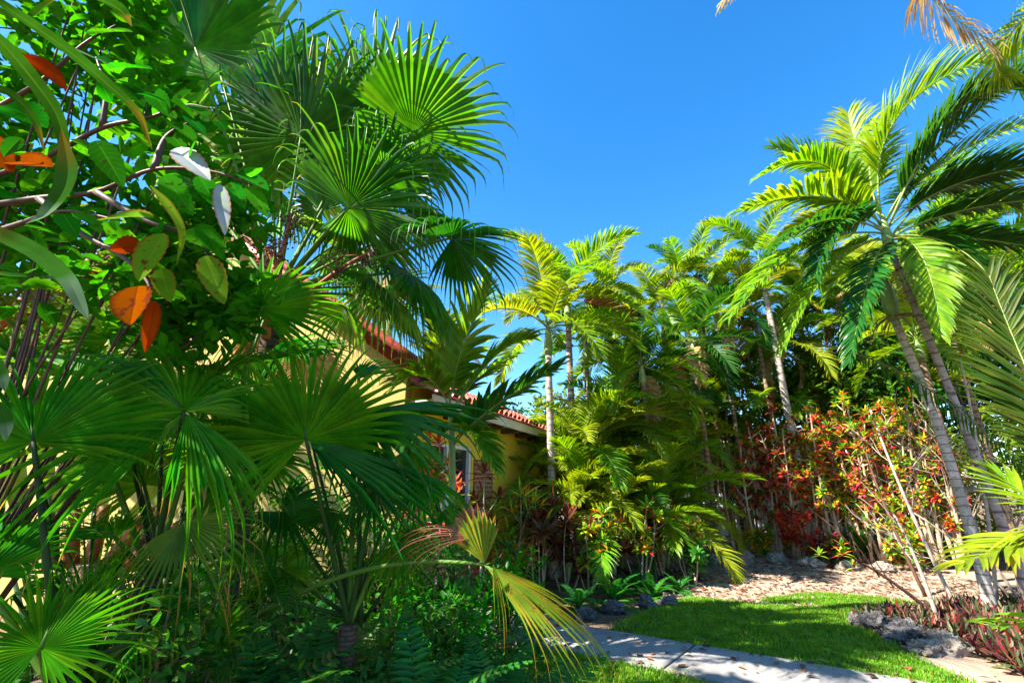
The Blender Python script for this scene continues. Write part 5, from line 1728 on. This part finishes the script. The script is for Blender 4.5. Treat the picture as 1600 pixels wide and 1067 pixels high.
for k, (px, d, h, mt, lb) in enumerate(und):
    rn = random.Random(400 + k)
    b = foot(px, 900, d)
    o = thing('shrub', lb, 'shrub', b)
    sb, fb = MB(), MB()
    for q in range(14):
        a = rn.uniform(0, 6.28)
        e = b + V((math.cos(a) * rn.uniform(.05, .45), math.sin(a) * rn.uniform(.05, .4), h * rn.uniform(.35, 1.05)))
        sb.tube(bez(b, (b + e) * .5 + V((0, 0, .08)), e, 5), [.009, .008, .007, .006, .005, .004], 5)
        scatter_leaves(fb, e, 34, .17, .085, rn, prof=(.1, .9, .9, .03), w=.42)
        scatter_leaves(fb, b.lerp(e, .6), 18, .15, .085, rn, prof=(.1, .9, .9, .03), w=.42)
    sb.build('stem', M['twig'], o)
    fb.build('foliage', M[mt], o)
ferns = [(470, 2.65, 'broad dark fern at the very front of the undergrowth', 11, 1.1), (360, 2.5, 'dark fern with drooping tips beside the broad one', 10, 1.05), (200, 2.75, 'fern squeezed beside the sun streaked fan', 10, 1.05), (680, 2.6, 'fern overhanging the grass strip', 10, 1.0), (540, 2.9, 'upright fern among the shaded shrubs', 12, 1.1),
         (600, 2.45, 'large sword fern with broad leaflets under the half dead frond', 11, 1.0), (415, 2.9, 'sword fern curling in the shade under the drooping glossy hand', 11, .95), (500, 3.1, 'lacy fern by the dark palm base', 12, .95), (700, 3.0, 'fern beside the near end of the footpath', 10, .9),
         (850, 3.2, 'fern arching over the grass below the footpath', 8, .8), (330, 2.7, 'dark fern beside the sun streaked fan', 10, .95), (780, 3.3, 'small fern at the footpath corner', 9, .75), (640, 3.4, 'fern growing behind the large sword fern', 11, .95), (250, 2.9, 'fern in the dark behind the sun streaked fan', 9, .9),
         (450, 3.5, 'bright fern between the shaded shrubs', 11, .95), (560, 3.7, 'fern against the fan palm stems', 11, 1.0), (380, 3.3, 'fern crossed by the long green leaf stalk', 11, 1.0), (690, 3.6, 'feathery fern below the torn yellowing frond', 10, .9), (300, 3.4, 'fern under the orange brown frond tips', 10, 1.0)]
for k, (px, d, lb, n, L) in enumerate(ferns):
    b = foot(px, 1000, d)
    fern(b, lb, n + 5, L, 430 + k, mat='fern', el=(35, 80))
low = [(205, 2.3, 1.0, 'tall dark shrub at the very edge between two fan palms'), (300, 2.45, .88, 'dark shrub right under the orange brown hanging tips'), (120, 2.5, .95, 'dark shrub wedged behind the sun streaked fan'),
       (60, 2.6, .75, 'dark shrub low beneath the sun streaked fan'), (190, 2.9, .85, 'dark shrub between the two leaning fan stems'), (290, 3.1, .85, 'shaded shrub under the orange brown frond tips'), (380, 3.4, .8, 'shaded shrub crossed by the long green leaf stalk'),
       (470, 3.3, .7, 'shrub in front of the fan palm base'), (620, 3.4, .75, 'shrub under the torn yellowing frond'), (700, 3.8, .7, 'bright edged shrub close to the footpath'), (540, 2.9, .55, 'low dark shrub between the sword ferns')]
for k, (px, d, h, lb) in enumerate(low):
    rn = random.Random(480 + k)
    b = foot(px, 1000, d)
    o = thing('shrub', lb, 'shrub', b)
    sb, fb = MB(), MB()
    for q in range(16):
        a = rn.uniform(0, 6.28)
        e = b + V((math.cos(a) * rn.uniform(.05, .32), math.sin(a) * rn.uniform(.05, .3), h * rn.uniform(.5, 1.05)))
        sb.tube(bez(b, (b + e) * .5 + V((0, 0, .08)), e, 5), [.007, .006, .006, .005, .004, .003], 5)
        scatter_leaves(fb, e, 22, .12, .075, rn, prof=(.1, .9, .9, .03), w=.42)
        scatter_leaves(fb, b.lerp(e, .6), 14, .13, .075, rn, prof=(.1, .9, .9, .03), w=.42)
    sb.build('stem', M['twig'], o)
    fb.build('foliage', M['cover'], o)
rn = random.Random(55)
fb = MB()
for k in range(5200):
    x, y = rn.uniform(-3.2, .35), rn.uniform(2.2, 6.0)
    if y < 4.4 + .55 * x and x > -1 and y > 4.0 and x > .0:
        continue
    hgt = .10 + .38 * abs(noise.noise(V((x * 1.3, y * 1.3, 5)))) + .15 * max(0, -x - .3)
    p = V((x, y, rn.uniform(.02, hgt)))
    d = V((rn.gauss(0, 1), rn.gauss(0, 1), rn.gauss(.2, .5))).normalized()
    L = rn.uniform(.05, .11)
    fb.blade(leaf_rows(p, d, V((rn.gauss(0, .4), rn.gauss(0, .4), 1)), L, L * .4, (.1, .9, .8, .03), .4, .25), rn.random())
tag(fb.build('ground_cover', M['cover']), 'carpet of small dark leaves under the fan palms', 'ground cover', kind='stuff')

# rock edged bed on the far side of the lawn
rocks = [((1368, 985), .20, .15, .15, 'rock', 'craggy grey rock at the lawn corner, first of the bed edging'), ((1415, 1000), .23, .16, .15, 'rock', 'large layered grey rock in the middle of the bed edging'), ((1470, 1012), .16, .14, .12, 'rock', 'dark rock half sunk beside the dark red ground cover'),
         ((1445, 1022), .16, .13, .10, 'rock_pale', 'pale pitted rock at the sandy end of the bed edging'), ((1490, 1022), .17, .13, .11, 'rock_pale', 'pale rock beneath the striped dark red leaves'), ((1340, 975), .12, .1, .09, 'rock', 'small dark rock where lawn and bed meet'),
         ((960, 955), .17, .12, .10, 'rock', 'dark rock under the bright fern mound'), ((1010, 950), .12, .10, .13, 'rock', 'upright dark rock at the foot of the lawn island'), ((1045, 945), .14, .1, .08, 'rock', 'flat dark rock at the tip of the planted island'), ((915, 965), .14, .11, .09, 'rock', 'dark rock beside the footpath end of the island'),
         ((1215, 880), .26, .2, .16, 'rock_pale', 'pale boulder edging the sandy path by the white house'), ((1270, 886), .24, .2, .15, 'rock_pale', 'pale boulder under the pink red plant'), ((1325, 890), .22, .2, .14, 'rock_pale', 'pale boulder under the thick tan stems'), ((1380, 893), .22, .2, .13, 'rock_pale', 'pale boulder beside the crowded pale stems'),
         ((1160, 878), .25, .2, .16, 'rock_pale', 'pale boulder at the far bend of the sandy path'), ((1110, 880), .22, .2, .15, 'rock_pale', 'pale boulder near the planted island')]
for k, (p, sx, sy, sz, mt, lb) in enumerate(rocks):
    g = G(*p)
    rock('rock', lb, V((g.x, g.y, sz * .35)), sx, sy, sz, mt, k + 1)
rn = random.Random(66)
fb = MB()
bedp = [G(*q) for q in ((1335, 968), (1400, 985), (1480, 1010), (1545, 1035), (1640, 1075), (1700, 1000), (1640, 955), (1560, 950), (1430, 962))]
x0, x1 = min(p.x for p in bedp), max(p.x for p in bedp)
y0, y1 = min(p.y for p in bedp), max(p.y for p in bedp)
k = 0
while k < 420:
    p = V((rn.uniform(x0, x1), rn.uniform(y0, y1), .0))
    if not inside(p, bedp):
        continue
    k += 1
    rosette(fb, p + V((0, 0, rn.uniform(.03, .10))), V((rn.gauss(0, .2), rn.gauss(0, .2), 1)), 9, rn.uniform(.12, .2), .034, rn, el=(5, 75), droop=.3)
tag(fb.build('ground_cover', M['rhoeo']), 'dark red and green striped leaves carpeting the rock edged bed', 'ground cover', kind='stuff')
fb = MB()
for k in range(7000):
    poly = [G(*q) for q in sand_px] if k % 3 else grass2 + []
    p = V((rn.uniform(1.6, 8.0), rn.uniform(5.8, 10.8), .012))
    if k % 3 == 0:
        p = A0 + D_ * rn.uniform(-3, 3) + Q_ * rn.uniform(-.3, 1.3) + UP * .04
        if rn.random() < .9:
            continue
    elif inside(p, lawn_poly) and rn.random() < .7:
        continue
    a = rn.uniform(0, 6.28)
    L = rn.uniform(.03, .12)
    fb.blade(leaf_rows(p, V((math.cos(a), math.sin(a), .1)), UP, L, L * .45, P_SMALL, .2, .3), rn.random())
tag(fb.build('leaf_litter', M['litter']), 'fallen brown leaves scattered on sand and footpath', 'litter', kind='stuff')

fb = MB()
for k in range(700):
    p = V((rn.uniform(1.6, 8.0), rn.uniform(6.6, 10.8), .01))
    if inside(p, lawn_poly):
        continue
    blob(fb, p, rn.uniform(.008, .035) * (1 if rn.random() < .8 else 1.6))
tag(fb.build('pebbles', M['rock_pale']), 'small stones and clods lying on the sandy path', 'pebbles', kind='stuff')

# ------------------------------------------------------------------ trees behind
tree('tree', 'dark dense tree behind the olive frond and the tall leaning palm', foot(1560, 800, 12), 8, [(-1.5, 0, 4.6, 1.8, 1.2, 1.4), (.6, 0, 6.4, 2.2, 1.4, 1.8), (1.5, -.5, 4.2, 2, 1.3, 1.6), (-1.2, .4, 6.6, 1.2, 1, 1.0), (2.6, 0, 7.6, 1.8, 1.2, 1.4)], .24, 9000, 'tree', seed=1)
tree('tree', 'bright green tree filling the gap behind the white trunked palm', foot(1440, 800, 13), 7, [(-1.2, 0, 4.4, 1.6, 1.2, 1.4), (.8, 0, 5.8, 1.7, 1.2, 1.4), (0, 0, 3.0, 1.6, 1.2, 1.2)], .2, 7000, 'tree', seed=2)
tree('tree', 'yellowish bushy tree behind the house roof end', foot(935, 800, 14.5), 5, [(-1.0, 0, 3.4, 1.3, 1, 1.2), (.6, 0, 3.9, 1.3, 1, 1.1), (.0, -.2, 2.2, 1.6, 1, 1.0)], .17, 5000, 'tree_lime', seed=3)
tree('tree', 'small dark tree over the red tiles of the house wing', foot(800, 800, 15), 5, [(-.6, 0, 3.4, 1.2, 1, .9), (.9, 0, 3.2, 1.2, 1, 1.0)], .16, 3200, 'tree_dark', seed=4)
tree('tree', 'shadowy tree behind the tangle of canes', foot(1060, 800, 15), 6, [(-1.2, 0, 3.6, 1.5, 1, 1.6), (1.0, 0, 4.4, 1.4, 1, 1.5), (0, 0, 2.2, 1.8, 1, 1.2)], .22, 6500, 'tree_dark', seed=5)
tree('tree', 'sunlit green tree beyond the croton hedge', foot(1300, 800, 15.5), 6, [(-1.5, 0, 3.0, 1.5, 1, 1.4), (1.0, 0, 4.2, 1.7, 1, 1.5), (2.4, 0, 2.6, 1.6, 1, 1.4)], .22, 7000, 'tree', seed=6)
tree('tree', 'leafy bush backing the croton hedge near the leaning trunk', foot(1500, 800, 10.5), 3.2, [(-.8, 0, 1.4, 1.2, .8, 1.0), (.8, 0, 1.7, 1.2, .8, 1.1), (2.2, -.2, 1.5, 1.2, .8, 1.2)], .11, 4200, 'tree_lime', seed=7)
tree('tree', 'round bush behind the areca clumps', foot(1000, 800, 12.2), 3, [(-.9, 0, 1.3, 1.1, .8, .9), (.7, 0, 1.6, 1.1, .8, 1.0)], .10, 3200, 'tree', seed=8)
tree('tree', 'broad green tree beyond the end of the croton hedge', foot(1760, 800, 11), 6, [(-1.0, 0, 2.6, 1.8, 1.2, 1.6), (1.2, 0, 3.6, 2.0, 1.3, 1.6), (3.4, .2, 3.0, 2.0, 1.3, 1.7)], .2, 5200, 'tree', seed=11)
tree('tree', 'dark green tree closing the garden past the leaning palms', foot(2150, 800, 10), 5, [(-1.5, 0, 2.2, 1.8, 1.2, 1.5), (1.0, 0, 3.0, 1.8, 1.3, 1.6)], .2, 3600, 'tree_dark', seed=12)
# trees added beyond the frame so their crowns shade the fan palms
tree('tree', 'tall leafy tree added at the end of the yellow house wall for shade', V((-6.2, 3.6, 0)), 5.5, [(0, 0, 4.6, 1.3, 1.5, 1.1), (-.7, .4, 3.2, 1.2, 1.3, 1.0), (-1.3, .2, 5.4, 1.4, 1.3, 1.1), (.2, -1.0, 3.6, 1.2, 1.2, 1.0), (.1, 1.6, 3.9, 1.3, 1.3, 1.2)], .17, 7500, 'tree', seed=9)
tree('tree', 'leafy tree added on the sunny side to shade the fan palms', V((-5.7, .9, 0)), 5.5, [(.3, -.9, 6.6, 1.4, 1.4, 1.1), (.3, .6, 5.6, 1.4, 1.3, 1.1), (.3, 0, 4.4, 1.4, 1.4, 1.1), (.2, 1.0, 6.7, 1.3, 1.2, .9), (.6, .4, 7.0, 1.2, 1.2, .8), (.3, -1.6, 5.2, 1.3, 1.3, 1.1)], .18, 1000, 'tree_dark', seed=10)
# palms behind the house
for px, py, d, s, lb, sd_ in ((610, 500, 15, .9, 'distant coconut palm drooping over the red gable edge', 41), (560, 400, 16, .9, 'distant pale palm showing between the fan palm stalks', 42), (700, 560, 17, .7, 'distant palm crown over the tiles of the wing', 43), (350, 380, 14, 1.0, 'distant palm behind the tall fan palm crown', 44)):
    t = P(px, py, d)
    feather_palm('palm_tree', lb, 'palm', V((t.x, t.y, 0)), t, .12, crown(13, sd_, (75, -30), (.8 * s, 1.05 * s), ['palm', 'palm_yellow', 'straw', 'palm']), 'coconut', 'trunk_grey', .3, 1.0, seed=sd_)
